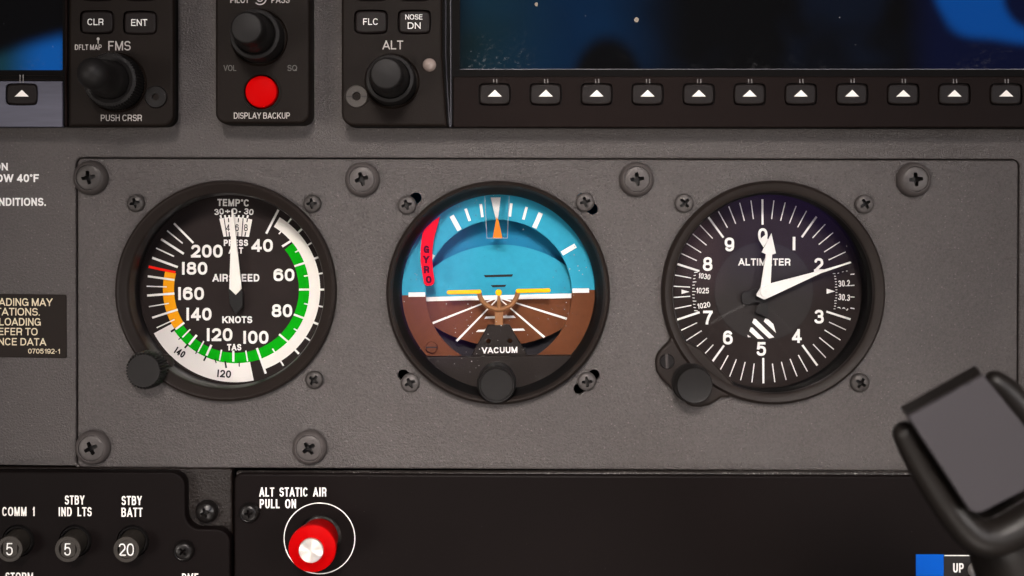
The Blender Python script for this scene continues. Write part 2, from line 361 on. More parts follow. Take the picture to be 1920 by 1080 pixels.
def roundpoly(pts, radii, seg=6):
    n = len(pts); out = []
    if isinstance(radii, (int, float)): radii = [radii]*n
    for i in range(n):
        p0, p1, p2 = Vector(pts[i-1]), Vector(pts[i]), Vector(pts[(i+1) % n]); r = radii[i]
        if r <= 0: out.append(tuple(p1)); continue
        a = (p0-p1).normalized(); c = (p2-p1).normalized(); ang = a.angle(c); t = r/math.tan(ang/2)
        t = min(t, (p0-p1).length*0.49, (p2-p1).length*0.49); r = t*math.tan(ang/2)
        cen = p1+(a+c).normalized()*(r/math.sin(ang/2)); s = p1+a*t-cen; e = p1+c*t-cen
        a0 = math.atan2(s.y, s.x); da = math.atan2(e.y, e.x)-a0
        while da > PI: da -= 2*PI
        while da < -PI: da += 2*PI
        for k in range(seg+1): out.append((cen.x+r*math.cos(a0+da*k/seg), cen.y+r*math.sin(a0+da*k/seg)))
    return out
def rect(x0, y0, x1, y1, r=0): return roundpoly([(x0, y0), (x1, y0), (x1, y1), (x0, y1)], r) if r else [(x0, y0), (x1, y0), (x1, y1), (x0, y1)]
def circ(cx, cy, r, n=64, a0=0.0): return [(cx+r*math.sin(a0+2*PI*i/n), cy-r*math.cos(a0+2*PI*i/n)) for i in range(n)]
def sector(cx, cy, r0, r1, a0, a1, n=None):
    n = n or max(2, int(abs(a1-a0)/2)); A = [math.radians(a0+(a1-a0)*i/n) for i in range(n+1)]
    return [(cx+r1*math.sin(a), cy-r1*math.cos(a)) for a in A]+[(cx+r0*math.sin(a), cy-r0*math.cos(a)) for a in reversed(A)]
def stripe(x0, y0, x1, y1, w):
    d = Vector((x1-x0, y1-y0)).normalized()*w/2
    return [(x0-d.y, y0+d.x), (x1-d.y, y1+d.x), (x1+d.y, y1-d.x), (x0+d.y, y0-d.x)]
def lathe(b, px, py, hb, prof, n=72, knurl=0.0, teeth=0, lean=(0, 0), kr=(0, 1e9)):
    """prof = [(radius in panel px, height)], axis square to the panel through the point seen at (px, py, hb)"""
    cx, cz = P2(px, py, hb); pts = []; fs = []
    if teeth: n = teeth*6
    for r, h in prof:
        ox, oz = lean[0]*(h-hb), lean[1]*(h-hb)
        for i in range(n):
            a = 2*PI*i/n; rr = r
            if teeth and kr[0] <= r <= kr[1]: rr = r*(1+knurl*(abs(((i*teeth/n) % 1)-0.5)*2-0.5))
            pts.append((cx+ox+rr*U*math.cos(a), -h, cz+oz+rr*U*math.sin(a)))
    for k in range(len(prof)-1):
        for i in range(n):
            j = (i+1) % n; fs.append([k*n+i, k*n+j, (k+1)*n+j, (k+1)*n+i])
    if prof[-1][0] < 0.2: fs.append([(len(prof)-1)*n+i for i in range(n)])
    b.add(pts, fs); return b
def tube(b, pts, rad, n=20, sub=6):
    pts = [Vector(p) for p in pts]; sp = []; sr = []
    for i in range(len(pts)-1):
        p0, p1, p2, p3 = pts[max(0, i-1)], pts[i], pts[i+1], pts[min(len(pts)-1, i+2)]
        for k in range(sub):
            t = k/sub
            sp.append(0.5*((2*p1)+(p2-p0)*t+(2*p0-5*p1+4*p2-p3)*t*t+(3*p1-p0-3*p2+p3)*t**3)); sr.append(rad[i]+(rad[i+1]-rad[i])*t)
    sp.append(pts[-1]); sr.append(rad[-1])
    d0 = (sp[1]-sp[0]).normalized(); d1 = (sp[-1]-sp[-2]).normalized()
    cap0 = [(sp[0]-d0*sr[0]*math.sin(a), sr[0]*math.cos(a)) for a in (1.5, 1.2, 0.9, 0.6, 0.3)]
    cap1 = [(sp[-1]+d1*sr[-1]*math.sin(a), sr[-1]*math.cos(a)) for a in (0.3, 0.6, 0.9, 1.2, 1.5)]
    al = cap0+list(zip(sp, sr))+cap1
    up = Vector((0, 1, 0)); vs = []; fs = []
    for i, (p, r) in enumerate(al):
        d = (al[min(i+1, len(al)-1)][0]-al[max(i-1, 0)][0]).normalized()
        s = d.cross(up).normalized(); q = s.cross(d).normalized()
        for k in range(n):
            a = 2*PI*k/n; vs.append(p+s*r*math.cos(a)+q*r*math.sin(a))
    for i in range(len(al)-1):
        for k in range(n):
            j = (k+1) % n; fs.append([i*n+k, i*n+j, (i+1)*n+j, (i+1)*n+k])
    fs.append([k for k in range(n)][::-1]); fs.append([(len(al)-1)*n+k for k in range(n)])
    b.add(vs, fs); return b

# ------------------------------------------------------------------ lettering: a stroke alphabet with grotesque proportions
def A_(cx, cy, rx, ry, a0, a1, p=2.35, n=None):
    n = n or max(6, int(abs(a1-a0)/9)); out = []
    for i in range(n+1):
        a = math.radians(a0+(a1-a0)*i/n); c, s = math.cos(a), math.sin(a)
        out.append((cx+rx*math.copysign(abs(c)**(2/p), c), cy+ry*math.copysign(abs(s)**(2/p), s)))
    return out
X, DG, BT = 'x', 'd', 'b'
Pb = [(BT, [(0, 1), (.55, 1)]+A_(.55, .72, .45, .28, 90, -90)+[(0, .44)])]
st = (X, [(0, 0), (0, 1)])
GL = {
 'A': (.98, .02, [(DG, [(.02, 0), (.5, 1)]), (DG, [(.98, 0), (.5, 1)]), (BT, [(.2, .27), (.8, .27)])]),
 'B': (.82, .09, [st, (BT, [(0, 1), (.52, 1)]+A_(.52, .775, .42, .225, 90, -90)+[(0, .55)]), (BT, [(0, .55), (.55, .55)]+A_(.55, .275, .45, .275, 90, -90)+[(0, 0)])]),
 'C': (.88, .06, [(BT, A_(.5, .5, .5, .5, 33, 327))]),
 'D': (.84, .09, [st, (BT, [(0, 1), (.42, 1)]+A_(.42, .5, .58, .5, 90, -90)+[(0, 0)])]),
 'E': (.72, .09, [st, (X, [(0, 1), (.98, 1)]), (X, [(0, .52), (.9, .52)]), (X, [(0, 0), (1, 0)])]),
 'F': (.68, .09, [st, (X, [(0, 1), (1, 1)]), (X, [(0, .5), (.85, .5)])]),
 'G': (.92, .06, [(BT, A_(.5, .5, .5, .5, 35, 338)), (X, [(1, 0.02), (1, .43)]), (X, [(1, .45), (.62, .45)])]),
 'H': (.80, .09, [st, (X, [(1, 0), (1, 1)]), (BT, [(0, .53), (1, .53)])]),
 'I': (0, .09, [st]),
 'K': (.86, .07, [st, (DG, [(.95, 1), (.0, .30)]), (DG, [(.32, .56), (1, 0)])]),
 'L': (.68, .08, [st, (X, [(0, 0), (1, 0)])]),
 'M': (.98, .09, [st, (X, [(1, 0), (1, 1)]), (DG, [(.03, 1), (.5, 0)]), (DG, [(.97, 1), (.5, 0)])]),
 'N': (.81, .09, [st, (X, [(1, 0), (1, 1)]), (DG, [(.02, 1), (.98, 0)])]),
 'O': (.95, .06, [(BT, A_(.5, .5, .5, .5, 0, 360))]),
 'P': (.78, .08, [st]+Pb),
 'Q': (.95, .06, [(BT, A_(.5, .5, .5, .5, 0, 360)), (BT, [(.58, .3), (1.0, -.04)])]),
 'R': (.83, .08, [st]+Pb+[(BT, [(.55, .44)]+A_(.62, .22, .30, .22, 80, 5)+[(.95, -.12)])]),
 'S': (.80, .06, [(BT, A_(.5, .755, .46, .245, 12, 250)+A_(.5, .262, .5, .262, 72, -168))]),
 'T': (.78, .03, [(X, [(0, 1), (1, 1)]), (X, [(.5, 0), (.5, 1)])]),
 'U': (.80, .09, [(BT, [(0, 1.2), (0, .38)]+A_(.5, .38, .5, .38, 180, 360)+[(1, 1.2)])]),
 'V': (.92, .02, [(DG, [(.02, 1), (.5, 0)]), (DG, [(.98, 1), (.5, 0)])]),
 'W': (1.28, .02, [(DG, [(.02, 1), (.26, 0)]), (DG, [(.26, 0), (.5, 1)]), (DG, [(.5, 1), (.74, 0)]), (DG, [(.74, 0), (.98, 1)])]),
 'X': (.90, .02, [(DG, [(.03, 1), (.97, 0)]), (DG, [(.97, 1), (.03, 0)])]),
 'Y': (.90, .02, [(DG, [(.03, 1), (.5, .42)]), (DG, [(.97, 1), (.5, .42)]), (X, [(.5, 0), (.5, .42)])]),
 '0': (.70, .05, [(BT, A_(.5, .5, .5, .5, 0, 360))]),
 '1': (.42, .09, [(X, [(1, 0), (1, 1)]), (BT, [(0, .76)]+A_(.30, 1.0, .6, .22, -90, -10)[0:6]+[(1, 1)])]),
 '|': (0, .10, [st]),
 '2': (.70, .05, [(BT, A_(.5, .70, .46, .30, 172, -28)+[(.45, .26), (.02, .0)]), (X, [(.0, 0), (1, 0)])]),
 '3': (.70, .05, [(BT, A_(.5, .755, .44, .245, 165, -80)+[(.34, .52)]), (BT, [(.34, .52)]+A_(.5, .265, .5, .265, 85, -168))]),
 '4': (.74, .04, [(X, [(.74, 0), (.74, 1)]), (DG, [(.74, 1), (0, .26)]), (X, [(0, .24), (1, .24)])]),
 '5': (.70, .05, [(X, [(.17, 1), (.92, 1)]), (BT, [(.17, 1.05), (.06, .45)]), (BT, [(.06, .47)]+A_(.5, .33, .5, .33, 140, -165))]),
 '6': (.70, .05, [(BT, A_(.5, .325, .5, .325, 0, 360)), (BT, A_(.5, .60, .5, .40, 28, 180)+[(0, .32)])]),
 '7': (.68, .05, [(X, [(0, 1), (1, 1)]), (BT, [(1, .98), (.62, .55), (.42, .2), (.36, -.12)])]),
 '8': (.71, .05, [(BT, A_(.5, .76, .43, .24, 0, 360)), (BT, A_(.5, .265, .5, .265, 0, 360))]),
 '9': (.70, .05, [(BT, A_(.5, .675, .5, .325, 0, 360)), (BT, A_(.5, .40, .5, .40, 208, 360)+[(1, .68)])]),
 '-': (.36, .06, [(BT, [(0, .40), (1, .40)])]),
 '+': (.62, .06, [(BT, [(-.1, .47), (1.1, .47)]), (BT, [(.5, .13), (.5, .82)])]),
}
def glyph(ch, w, xs):
    """polygons of one character for cap height 1; returns width, side bearing, polygons"""
    if ch == ' ': return .36*xs, 0, []
    if ch == '.': return w, .07*xs, [[(0, 0), (w, 0), (w, w), (0, w)]]
    if ch == '°':
        ww = .22+w*.55; r = ww/2; wi = w*.6
        return ww, .04*xs, [sector(r, 1-r, max(.02, r-wi), r, a, a+31, 3) for a in range(0, 360, 30)]
    gw, sb, st_ = GL[ch]; gw = max(w, gw*xs); polys = []
    for mode, pts in st_:
        q = [Vector((w/2+x*(gw-w), w/2+y*(1-w))) for x, y in pts]
        if mode == X or mode == DG:
            e = w/2 if mode == X else w*1.6
            d = (q[1]-q[0]).normalized()
            lo, hi = q[0], q[1]
            if ch == 'K' and mode == DG:
                (lo, hi) = (q[0]-d*e, q[1]) if pts[0][1] == 1 else (q[0], q[1]+d*e)
            elif ch == '4' and mode == DG: lo, hi = q[0]-d*e*0, q[1]
            elif ch == 'Y' and mode == DG: lo, hi = q[0]-d*e, q[1]+d*w*.2
            elif ch == 'T' or mode == DG or mode == X: lo, hi = q[0]-d*e, q[1]+d*e
            q = [lo, hi]
        for i in range(len(q)-1):
            d = q[i+1]-q[i]
            if d.length < 1e-6: continue
            d = d.normalized()*w/2; k = Vector((-d.y, d.x))
            pl = [q[i]+k, q[i]-k, q[i+1]-k, q[i+1]+k]
            pl = [(p.x, p.y) for p in pl]
            lim = (-.03, 1.02) if ch != 'Q' else (-.1, 1.02)
            if mode != BT or ch in 'UR57': lim = (0, 1)
            for sgn, lv in ((1, lim[0]), (-1, -lim[1])):
                o = []
                for a in range(len(pl)):
                    p, r = pl[a-1], pl[a]; fp, fr = sgn*p[1]-lv, sgn*r[1]-lv
                    if (fp < 0) != (fr < 0):
                        t = fp/(fp-fr); o.append((p[0]+(r[0]-p[0])*t, p[1]+(r[1]-p[1])*t))
                    if fr >= 0: o.append(r)
                pl = o
            if len(pl) > 2: polys.append(pl)
            if mode == BT and 0 < i: polys.append([(q[i].x+w/2*math.cos(t*PI/5), q[i].y+w/2*math.sin(t*PI/5)) for t in range(10)])
    return gw, sb*xs, polys
def text(b, s, x0, y0, x1, y1, h, w=.18, rot=0.0, align='fit', slant=0.0, track=0.0):
    """s set so its capitals fill the box (x0,y0)-(x1,y1) in photo px on the surface at height h"""
    H = y1-y0
    def total(xs):
        t = 0
        for i, ch in enumerate(s):
            gw, sb, _ = glyph(ch, w, xs) if ch in ' .°' else (max(w, GL[ch][0]*xs), GL[ch][1]*xs, 0)
            t += gw+(2*sb if 0 < i < len(s)-1 else sb)+(track if i else 0)
        return t
    xs = 1.0
    if align == 'fit':
        lo, hi = .2, 3.0
        for _ in range(30):
            xs = (lo+hi)/2
            if total(xs)*H > x1-x0: hi = xs
            else: lo = xs
    wd = total(xs)*H
    sx0 = x0 if align in ('fit', 'left') else (x1-wd if align == 'right' else (x0+x1-wd)/2)
    cx, cy = (x0+x1)/2, (y0+y1)/2; ca, sa = math.cos(math.radians(rot)), math.sin(math.radians(rot)); pen = 0
    for i, ch in enumerate(s):
        gw, sb, polys = glyph(ch, w, xs)
        if i: pen += sb+track
        if polys:
            v, f = tri(polys, union=True); pts = []
            for x, y in v:
                X_, Y_ = sx0+(pen+x+slant*y)*H, y1-y*H
                dx, dy = X_-cx, Y_-cy; a, c = P2(cx+dx*ca-dy*sa, cy+dx*sa+dy*ca, h)
                pts.append((a, -h, c))
            b.add(pts, f)
        pen += gw+sb
    return b

# ------------------------------------------------------------------ the setting
sheet(B(), [rect(-400, -400, 2320, 1480)], -0.034).obj('added_backing', VOID)['kind'] = 'structure'  # dark sheet added behind everything so no world light shows through the seams
pan = [(-300, -300), (2220, -300), (2220, 885), (1909, 884)]+roundpoly([(1909, 884), (1912, 298.8), (141.8, 295), (142.5, 873)], [0, 12, 12, 9])[1:]+[(-300, 870)]
o = slab(B(), pan, -0.003, 0.0, 0.0006).obj('instrument_panel', GREY); o['kind'] = 'structure'
# ------------------------------------------------------------------ cover plate with openings for the three gauges
def slot(x0, y0, x1, y1, r, n=10):
    a = math.atan2(y1-y0, x1-x0)
    return [(x1+r*math.cos(a-PI/2+PI*i/n), y1+r*math.sin(a-PI/2+PI*i/n)) for i in range(n+1)]+[(x0+r*math.cos(a+PI/2+PI*i/n), y0+r*math.sin(a+PI/2+PI*i/n)) for i in range(n+1)]
slots = [slot(764, 384, 780, 371, 10.5), slot(1092, 372, 1111, 392, 10.5), slot(756, 703, 776, 722, 10.5), slot(1114, 703, 1086, 729, 10.5)]
plate = roundpoly([(145, 297), (1909.5, 300.5), (1906.5, 884), (145.5, 876.5)], [10, 10, 6, 10])
t = thing('cover_plate', 'large textured grey plate carrying the three round gauges', 'panel', P(1028, 590, 0.0))
slab(B(), plate, -0.0025, 0.0004, 0.0006, holes=[circ(426, 545, 202), circ(934, 548, 203), circ(1447.5, 548, 203)]+slots).obj('plate', GREY, t)

# ------------------------------------------------------------------ screws
def cross(rx, w, rot):
    p = []
    for k in range(4):
        a = rot+k*PI/2; c, s = math.cos(a), math.sin(a)
        for x, y in ((w*.95, -w*1.0), (rx*.96, -w*.72), (rx, 0), (rx*.96, w*.72)): p.append((c*x-s*y, s*x+c*y))
    return p
def head(b, rb, px, py, hb, r, hh, rot, dome=1.0, rec=0.52, depth=0.0011, flat=False, rim=0.5):
    """cross-recess screw head: domed cap with a real recess"""
    cx, cz = P2(px, py, hb); R = r*U
    cr = [(cx+x*R, cz+y*R) for x, y in cross(rec, rec*.33, rot)]
    extra = []
    for q in (.72, .84, .93):
        for i in range(28): extra.append((cx+R*q*math.cos(i*PI/14), cz+R*q*math.sin(i*PI/14)))
    ring = [(cx+R*math.cos(i*PI/20), cz+R*math.sin(i*PI/20)) for i in range(40)]
    def z(x, y):
        q = min(1.0, math.hypot(x-cx, y-cz)/R)
        return hb+hh*(rim+(1-rim)*math.sqrt(max(0, 1-q**2.6))*dome) if not flat else hb+hh*(1-.12*q**6)
    v, f = tri([ring], [cr], extra); b.add([(x, -z(x, y), y) for x, y in v], f)
    b.add([(x, -z(x, y), y) for x, y in ring]+[(x, -hb+0.0004, y) for x, y in ring], [[i, i+40, (i+1) % 40+40, (i+1) % 40] for i in range(40)])
    n = len(cr); fl = [(cx+(x-cx)*.9, cz+(y-cz)*.9) for x, y in cr]; zb = hb+hh-depth
    rb.add([(x, -z(x, y), y) for x, y in cr]+[(x, -zb, y) for x, y in fl], [[i, (i+1) % n, (i+1) % n+n, i+n] for i in range(n)]+[[n+i for i in range(n)]])
    return b
def cup_screw(px, py, r, rot, label, mc, ms, group, hb=0.0004, hh=0.0034, name='panel_screw'):
    t = thing(name, label, 'screw', P(px, py, hb), group)
    k = r
    lathe(B(), px, py, hb, [(k, hb-.0001), (k, hb+hh*.25), (k*.97, hb+hh*.5), (k*.90, hb+hh*.78), (k*.82, hb+hh*.93), (k*.765, hb+hh), (k*.735, hb+hh*.98), (k*.73, hb+hh*.72)], 56).obj('cup_washer', mc, t)
    cx, cz = P2(px, py, hb); b = B(); qx, qy = px, py
    rb = B(); hd = head(b, rb, qx, qy, hb, k*.715, hh*.98, rot, flat=True, rec=.56, depth=.0031).obj('head', ms, t); rb.obj('cross_recess', RECESS, hd)
    return t
G1 = 'cup-washer screws along the edges of the grey plate'
cup_screw(171.5, 333.5, 32.5, .18, 'grey cross-head screw in cup washer at the top left corner of the grey plate', CUPD, SCREWD, G1)
cup_screw(680, 336.5, 32.5, .30, 'grey cross-head screw in cup washer above the gap between airspeed and horizon gauges', CUP, SCREW, G1)
cup_screw(1193, 336.5, 32.5, .12, 'grey cross-head screw in cup washer above the gap between horizon and altimeter gauges', CUP, SCREW, G1)
cup_screw(1712, 337, 32.5, .10, 'grey cross-head screw in cup washer at the top right corner of the grey plate', CUP, SCREW, G1)
cup_screw(176, 838, 32.5, .42, 'grey cross-head screw in cup washer at the bottom left corner of the grey plate', CUP, SCREW, G1)
cup_screw(581.5, 838, 32.5, .62, 'grey cross-head screw in cup washer below the airspeed gauge, above the red knob', CUP, SCREW, G1)
def pan_screw(px, py, r, rot, label, ms, group, hb=0.0004, hh=0.0024):
    return lone_screw('gauge_screw', px, py, r, rot, label, ms, group, hb, hh, rec=.58, depth=.0023, rim=.42)
def lone_screw(name, px, py, r, rot, label, ms, group, hb, hh, **k):
    rb = B(); o = head(B(), rb, px, py, hb, r, hh, rot, **k).obj(name, ms)
    base = P(px, py, hb)                                   # origin at the base of the screw
    for vv in o.data.vertices: vv.co -= base
    o.location = base; tag(o, label, 'screw', group); rb.obj('cross_recess', RECESS, o); return o
G2 = 'pan-head screws around the gauges'
for a in [(256, 381, 16.5, .25, 'dark pan-head screw above left of the airspeed gauge', SCREWD), (586, 382, 17, .10, 'pan-head screw above right of the airspeed gauge', SCREWD),
          (590, 711.5, 17, .95, 'pan-head screw below right of the airspeed gauge', SCREWD), (763.5, 384.5, 17.5, .30, 'pan-head screw in the slot above left of the blue horizon gauge', SCREW),
          (1096.5, 379, 17.5, .25, 'pan-head screw in the slot above right of the blue horizon gauge', SCREW), (769.5, 717, 17.5, .45, 'pan-head screw in the slot below left of the blue horizon gauge', SCREW),
          (1100, 714.5, 17.5, .12, 'pan-head screw in the slot below right of the blue horizon gauge', SCREW), (1282, 381, 17.8, .75, 'pan-head screw above left of the altimeter', SCREW),
          (1619.5, 382.5, 17.8, .55, 'pan-head screw above right of the altimeter', SCREW), (1611, 717, 17.8, 1.0, 'pan-head screw below right of the altimeter', SCREWD)]:
    pan_screw(*a, G2)

# ------------------------------------------------------------------ airspeed gauge
HD = -0.013
t = thing('airspeed_gauge', 'round airspeed gauge in knots with green, white and amber arcs and knurled knob', 'gauge', P(426, 545, 0))
bz = lathe(B(), 426, 545, 0.0, [(206.5, -.0005), (206.5, .0022), (204.5, .0034), (200.5, .0040), (196.5, .0036), (194.5, .0030), (186, .0022), (183.5, .0016), (182.6, .0004)], 128).obj('bezel', BEZEL, t)
lathe(B(), 426, 545, 0.0, [(182.6, .0004), (180.5, -.0020), (180, -.0045), (184.5, -.0050), (184.5, -.0125), (186, -.0135)], 128).obj('bezel_well', mat('glossy_well', (0.004, 0.0034, 0.0032), 0.42, 0.35), t)
sheet(B(), [circ(441, 542, 187, 96)], HD-.0003).obj('dial', DIAL, t)
def Z(x, y): return (200+x/2.4, 320+y/2.4)
CX, CY = Z(580, 535); q = 1/2.4
h1, h2, h3 = HD+.0001, HD+.0002, HD+.0003
# true-airspeed window ring
sheet(B(), [sector(CX, CY, 325*q, 417*q, 168.7, 241.8, 40)], HD).obj('true_airspeed_ring', mat('ring_white', (0.84, 0.79, 0.76), 0.5, 0.3, var=(40, .05)), t)
sheet(B(), [sector(CX, CY, 331*q, 381*q, 31.4, 160.3, 70)], h1).obj('white_arc', CREAM, t)
sheet(B(), [sector(CX, CY, 285*q, 332*q, 51, 237.5, 90)], h1+.00004).obj('green_arc', GREEN, t)
sheet(B(), [sector(CX, CY, 277*q, 327*q, 237.5, 285.3, 30)], h1+.00004).obj('amber_arc', YEL, t)
sheet(B(), [stripe(*Z(189, 432), *Z(309, 458), 11*q)], h2).obj('red_line', RED, t)
b = B()
TK = [(185, 475, 305, 492, 9), (180, 520, 270, 523, 5), (182, 562, 305, 553, 10), (190, 612, 280, 597, 5), (205, 662, 320, 625, 9), (225, 707, 305, 670, 5),
      (205, 392, 320, 434, 10), (222, 348, 303, 386, 6), (245, 308, 347, 374, 10), (272, 270, 342, 327, 6), (303, 237, 390, 325, 9), (773, 176, 718, 283, 10),
      (775, 285, 788, 270, 6), (790, 341, 828, 317, 10), (845, 430, 892, 415, 9), (866, 535, 913, 535, 9), (888, 475, 912, 471, 6), (848, 367, 864, 359, 6), (888, 598, 910, 603, 6),
      (842, 647, 888, 664, 9), (842, 711, 858, 720, 6), (776, 736, 819, 772, 9), (746, 801, 756, 816, 6), (676, 798, 716, 913, 10),
      (626, 810, 634, 858, 6), (570, 810, 570, 860, 10), (517, 806, 508, 854, 6), (471, 784, 449, 832, 10), (437, 767, 411, 816, 6), (405, 740, 371, 783, 10), (376, 714, 341, 750, 6), (349, 684, 310, 714, 9)]
for i, (a, r0, r1, w) in enumerate([(38.1, 378, 406, 7), (47.6, 378, 406, 9), (58.4, 378, 406, 7), (68.6, 378, 406, 9), (79.3, 378, 404, 7), (90, 378, 404, 9), (101.2, 378, 404, 7), (112.8, 378, 408, 10), (124.4, 378, 406, 7), (135.4, 376, 406, 9), (147.8, 376, 405, 7)]):
    s, c = math.sin(math.radians(a)), -math.cos(math.radians(a)); TK.append((580+r0*s, 535+r0*c, 580+r1*s, 535+r1*c, w))
for x0, y0, x1, y1, w in TK: sheet(b, [stripe(*Z(x0, y0), *Z(x1, y1), w*q)], h3-.00002+.0000002*len(b.f))
b.obj('scale_marks', WHITE, t)
b = B()
for x0, y0, x1, y1, w in [(533, 857, 538, 888, 8), (487, 848, 493, 866, 5), (448, 834, 437, 856, 8), (411, 805, 400, 824, 5), (367, 780, 351, 798, 8), (336, 750, 323, 760, 5), (313, 709, 289, 725, 9), (596, 860, 597, 882, 5)]:
    sheet(b, [stripe(*Z(x0, y0), *Z(x1, y1), w*q)], h2)
b.obj('true_airspeed_marks', INK, t)
def ztext(nm, s, x0, y0, x1, y1, mt, par=t, h=h3, w=.2, rot=0, zf=Z, **k):
    a = zf(x0, y0); c = zf(x1, y1); return text(B(), s, a[0], a[1], c[0], c[1], h, w, rot, **k).obj(nm, mt, par)
ztext('numeral', '|40', 306, 802, 354, 834, INK, h=h2, w=.2, rot=33)
ztext('numeral', '|20', 498, 897, 560, 931, INK, h=h2, w=.2, rot=5)
for s, x0, y0, x1, y1 in [('200', 379, 333, 522, 391), ('|80', 339, 411, 453, 468), ('|60', 322, 524, 438, 582), ('|40', 359, 617, 472, 674), ('|20', 451, 709, 566, 767),
                          ('|00', 615, 721, 728, 779), ('80', 743, 601, 835, 659), ('60', 751, 441, 845, 497), ('40', 651, 308, 748, 365)]:
    ztext('numeral', s, x0, y0, x1, y1, WHITE, w=.205)
ztext('lettering', 'AIRSPEED', 476, 465, 687, 499, WHITE, w=.2)
ztext('lettering', 'KNOTS', 520, 655, 655, 686, WHITE, w=.22)
ztext('lettering', 'TAS', 542, 780, 606, 809, WHITE, w=.22)
ztext('lettering', 'PRESS', 527, 310, 636, 339, WHITE, w=.22)
ztext('lettering', 'ALT', 549, 345, 614, 373, WHITE, w=.22)
ztext('lettering', 'TEMP°C', 498, 128, 641, 160, WHITE, w=.2, rot=1)
ztext('lettering', '30', 484, 171, 527, 198, WHITE, w=.2, rot=-6)
ztext('lettering', '+0-', 532, 169, 606, 196, WHITE, w=.2)
ztext('lettering', '30', 618, 171, 661, 198, WHITE, w=.2, rot=8)
sheet(B(), [[Z(507, 216), Z(543, 210), Z(580, 208), Z(618, 212), Z(655, 220), Z(640, 298), Z(582, 294), Z(526, 297)]], h1).obj('altitude_window', CREAM, t)
b = B()
for x0, x1 in ((528, 541), (548, 552), (567, 566), (593, 590), (614, 608), (634, 622)):
    sheet(b, [stripe(*Z(x0, 214), *Z(x1, 296) , 4*q)] if x0 in (528, 567, 614) else [stripe(*Z(x0, 214), *Z(x0+(x1-x0)*.25, 232), 5*q), stripe(*Z(x0+(x1-x0)*.7, 276), *Z(x1, 296), 5*q)], h2)
b.obj('window_marks', INK, t)
for s, x in (('4', 546), ('6', 587), ('8', 627)): ztext('numeral', s, x-9, 241, x+9, 272, INK, h=h2, w=.13)
b = B()
for i, x in enumerate((512, 532, 551, 575, 595, 615, 636)): sheet(b, [stripe(*Z(x, 200), *Z(x+(570-x)*.06, 214), 8*q)], h2)
b.obj('temperature_marks', WHITE, t)
hn = -0.009
slab(B(), [Z(562, 172), Z(568, 172), Z(607, 531), Z(580, 559), Z(551, 531)], hn, hn+.0006, .0002).obj('needle', NEEDLE, t)
slab(B(), [Z(548, 532), Z(612, 542), Z(612, 612), Z(581, 646), Z(552, 598)], hn-.0012, hn-.0004, .0002).obj('counterweight', mat('counterweight_black', (.007, .006, .006), .5, .3), t)
sheet(B(), [circ(433, 543.5, 179, 96)], -.0042).obj('glass', GLASS, t)
# setting knob and its boss
lathe(B(), 310, 680, -.004, [(16, -.0046), (16, -.0030), (14.5, -.0024), (0.1, -.0022)], 36).obj('knob_boss', BEZEL, t)
kb = lathe(B(), 281, 691, .002, [(30, .0005), (33, .0012), (33.2, .0022), (33.2, .0085), (31.6, .0095), (29.5, .0099), (0.1, .0098)], 72, knurl=.13, teeth=36, kr=(31, 60)).obj('knob', KNOB, t)

# ------------------------------------------------------------------ artificial horizon
t = thing('horizon_gauge', 'round artificial horizon gauge, blue above brown, with red GYRO flag', 'gauge', P(934, 548, 0))
def Y(x, y): return (700+x/2.4, 320+y/2.4)
lathe(B(), 934, 548, 0.0, [(208.5, -.0005), (208.5, .0030), (206.5, .0042), (203, .0048), (200, .0044), (198.5, .0036), (196, .0026)], 128).obj('bezel', BEZEL, t)
lathe(B(), 934, 548, 0.0, [(196, .0026), (190, -.0008), (186, -.0030), (184.5, -.0060), (184.5, -.0105), (186, -.0110)], 128).obj('bezel_well', BEZELW, t)
hr = -.0090
cxr, cyr = Y(564.5, 550); cr_in = circ(cxr, cyr, 137, 96)
L0, R0 = Y(130, 566), Y(1000, 541)
def hy(x): return L0[1]+(R0[1]-L0[1])*(x-L0[0])/(R0[0]-L0[0])
cxo, cyo = 934.5, 545.5
def half(up, r_in, r_out, clip=None):
    al = math.degrees(math.atan2(L0[1]-R0[1], R0[0]-L0[0]))
    a0, a1 = (-90-al, 90-al) if up else (90-al, 270-al)
    s = sector(cxo, cyo+3, r_out, r_out, a0, a1, 60)[:61]; i = sector(cxr, cyr, r_in, r_in, a0, a1, 60)[61:]
    return s+i
slab(B(), half(True, 137, 186), hr-.0012, hr, .0001).obj('sky_ring', SKY, t)
slab(B(), half(False, 137, 186), hr-.0012, hr-.00003, .0001).obj('ground_ring', EARTH, t)
hp = -.0150     # pitch card set well behind the ring
def lens():
    up = [Y(x, 836-math.sqrt(503**2-(x-575)**2)) for x in range(160, 975, 15)]
    lo = [Y(x, 243+math.sqrt(545**2-(x-570)**2)) for x in range(970, 155, -15)]
    return up, lo
up, lo = lens()
yl = lambda x: 571-(x-240)*.0228
sheet(B(), [up+[Y(975, yl(975)), Y(160, yl(160))]], hp).obj('sky_card', SKY, t)
sheet(B(), [[Y(160, yl(160)), Y(975, yl(975))]+lo], hp).obj('ground_card', EARTH, t)
sheet(B(), [circ(*Y(564, 552), 205, 64)], hp-.006).obj('back_disc', WELL, t)
sheet(B(), [[Y(60, 560), Y(1070, 560), Y(1070, 60), Y(60, 60)]], hp-.0035).obj('sky_backing', mat('backing_blue_shaded', (0.006, 0.19, 0.36), .55, .2), t)  # darker blue paints in the shade behind the pitch card
b = B()
sheet(b, [[Y(200, yl(200)-2), Y(940, yl(940)-4), Y(940, yl(940)+17), Y(200, yl(200)+17)]], hp+.0001)
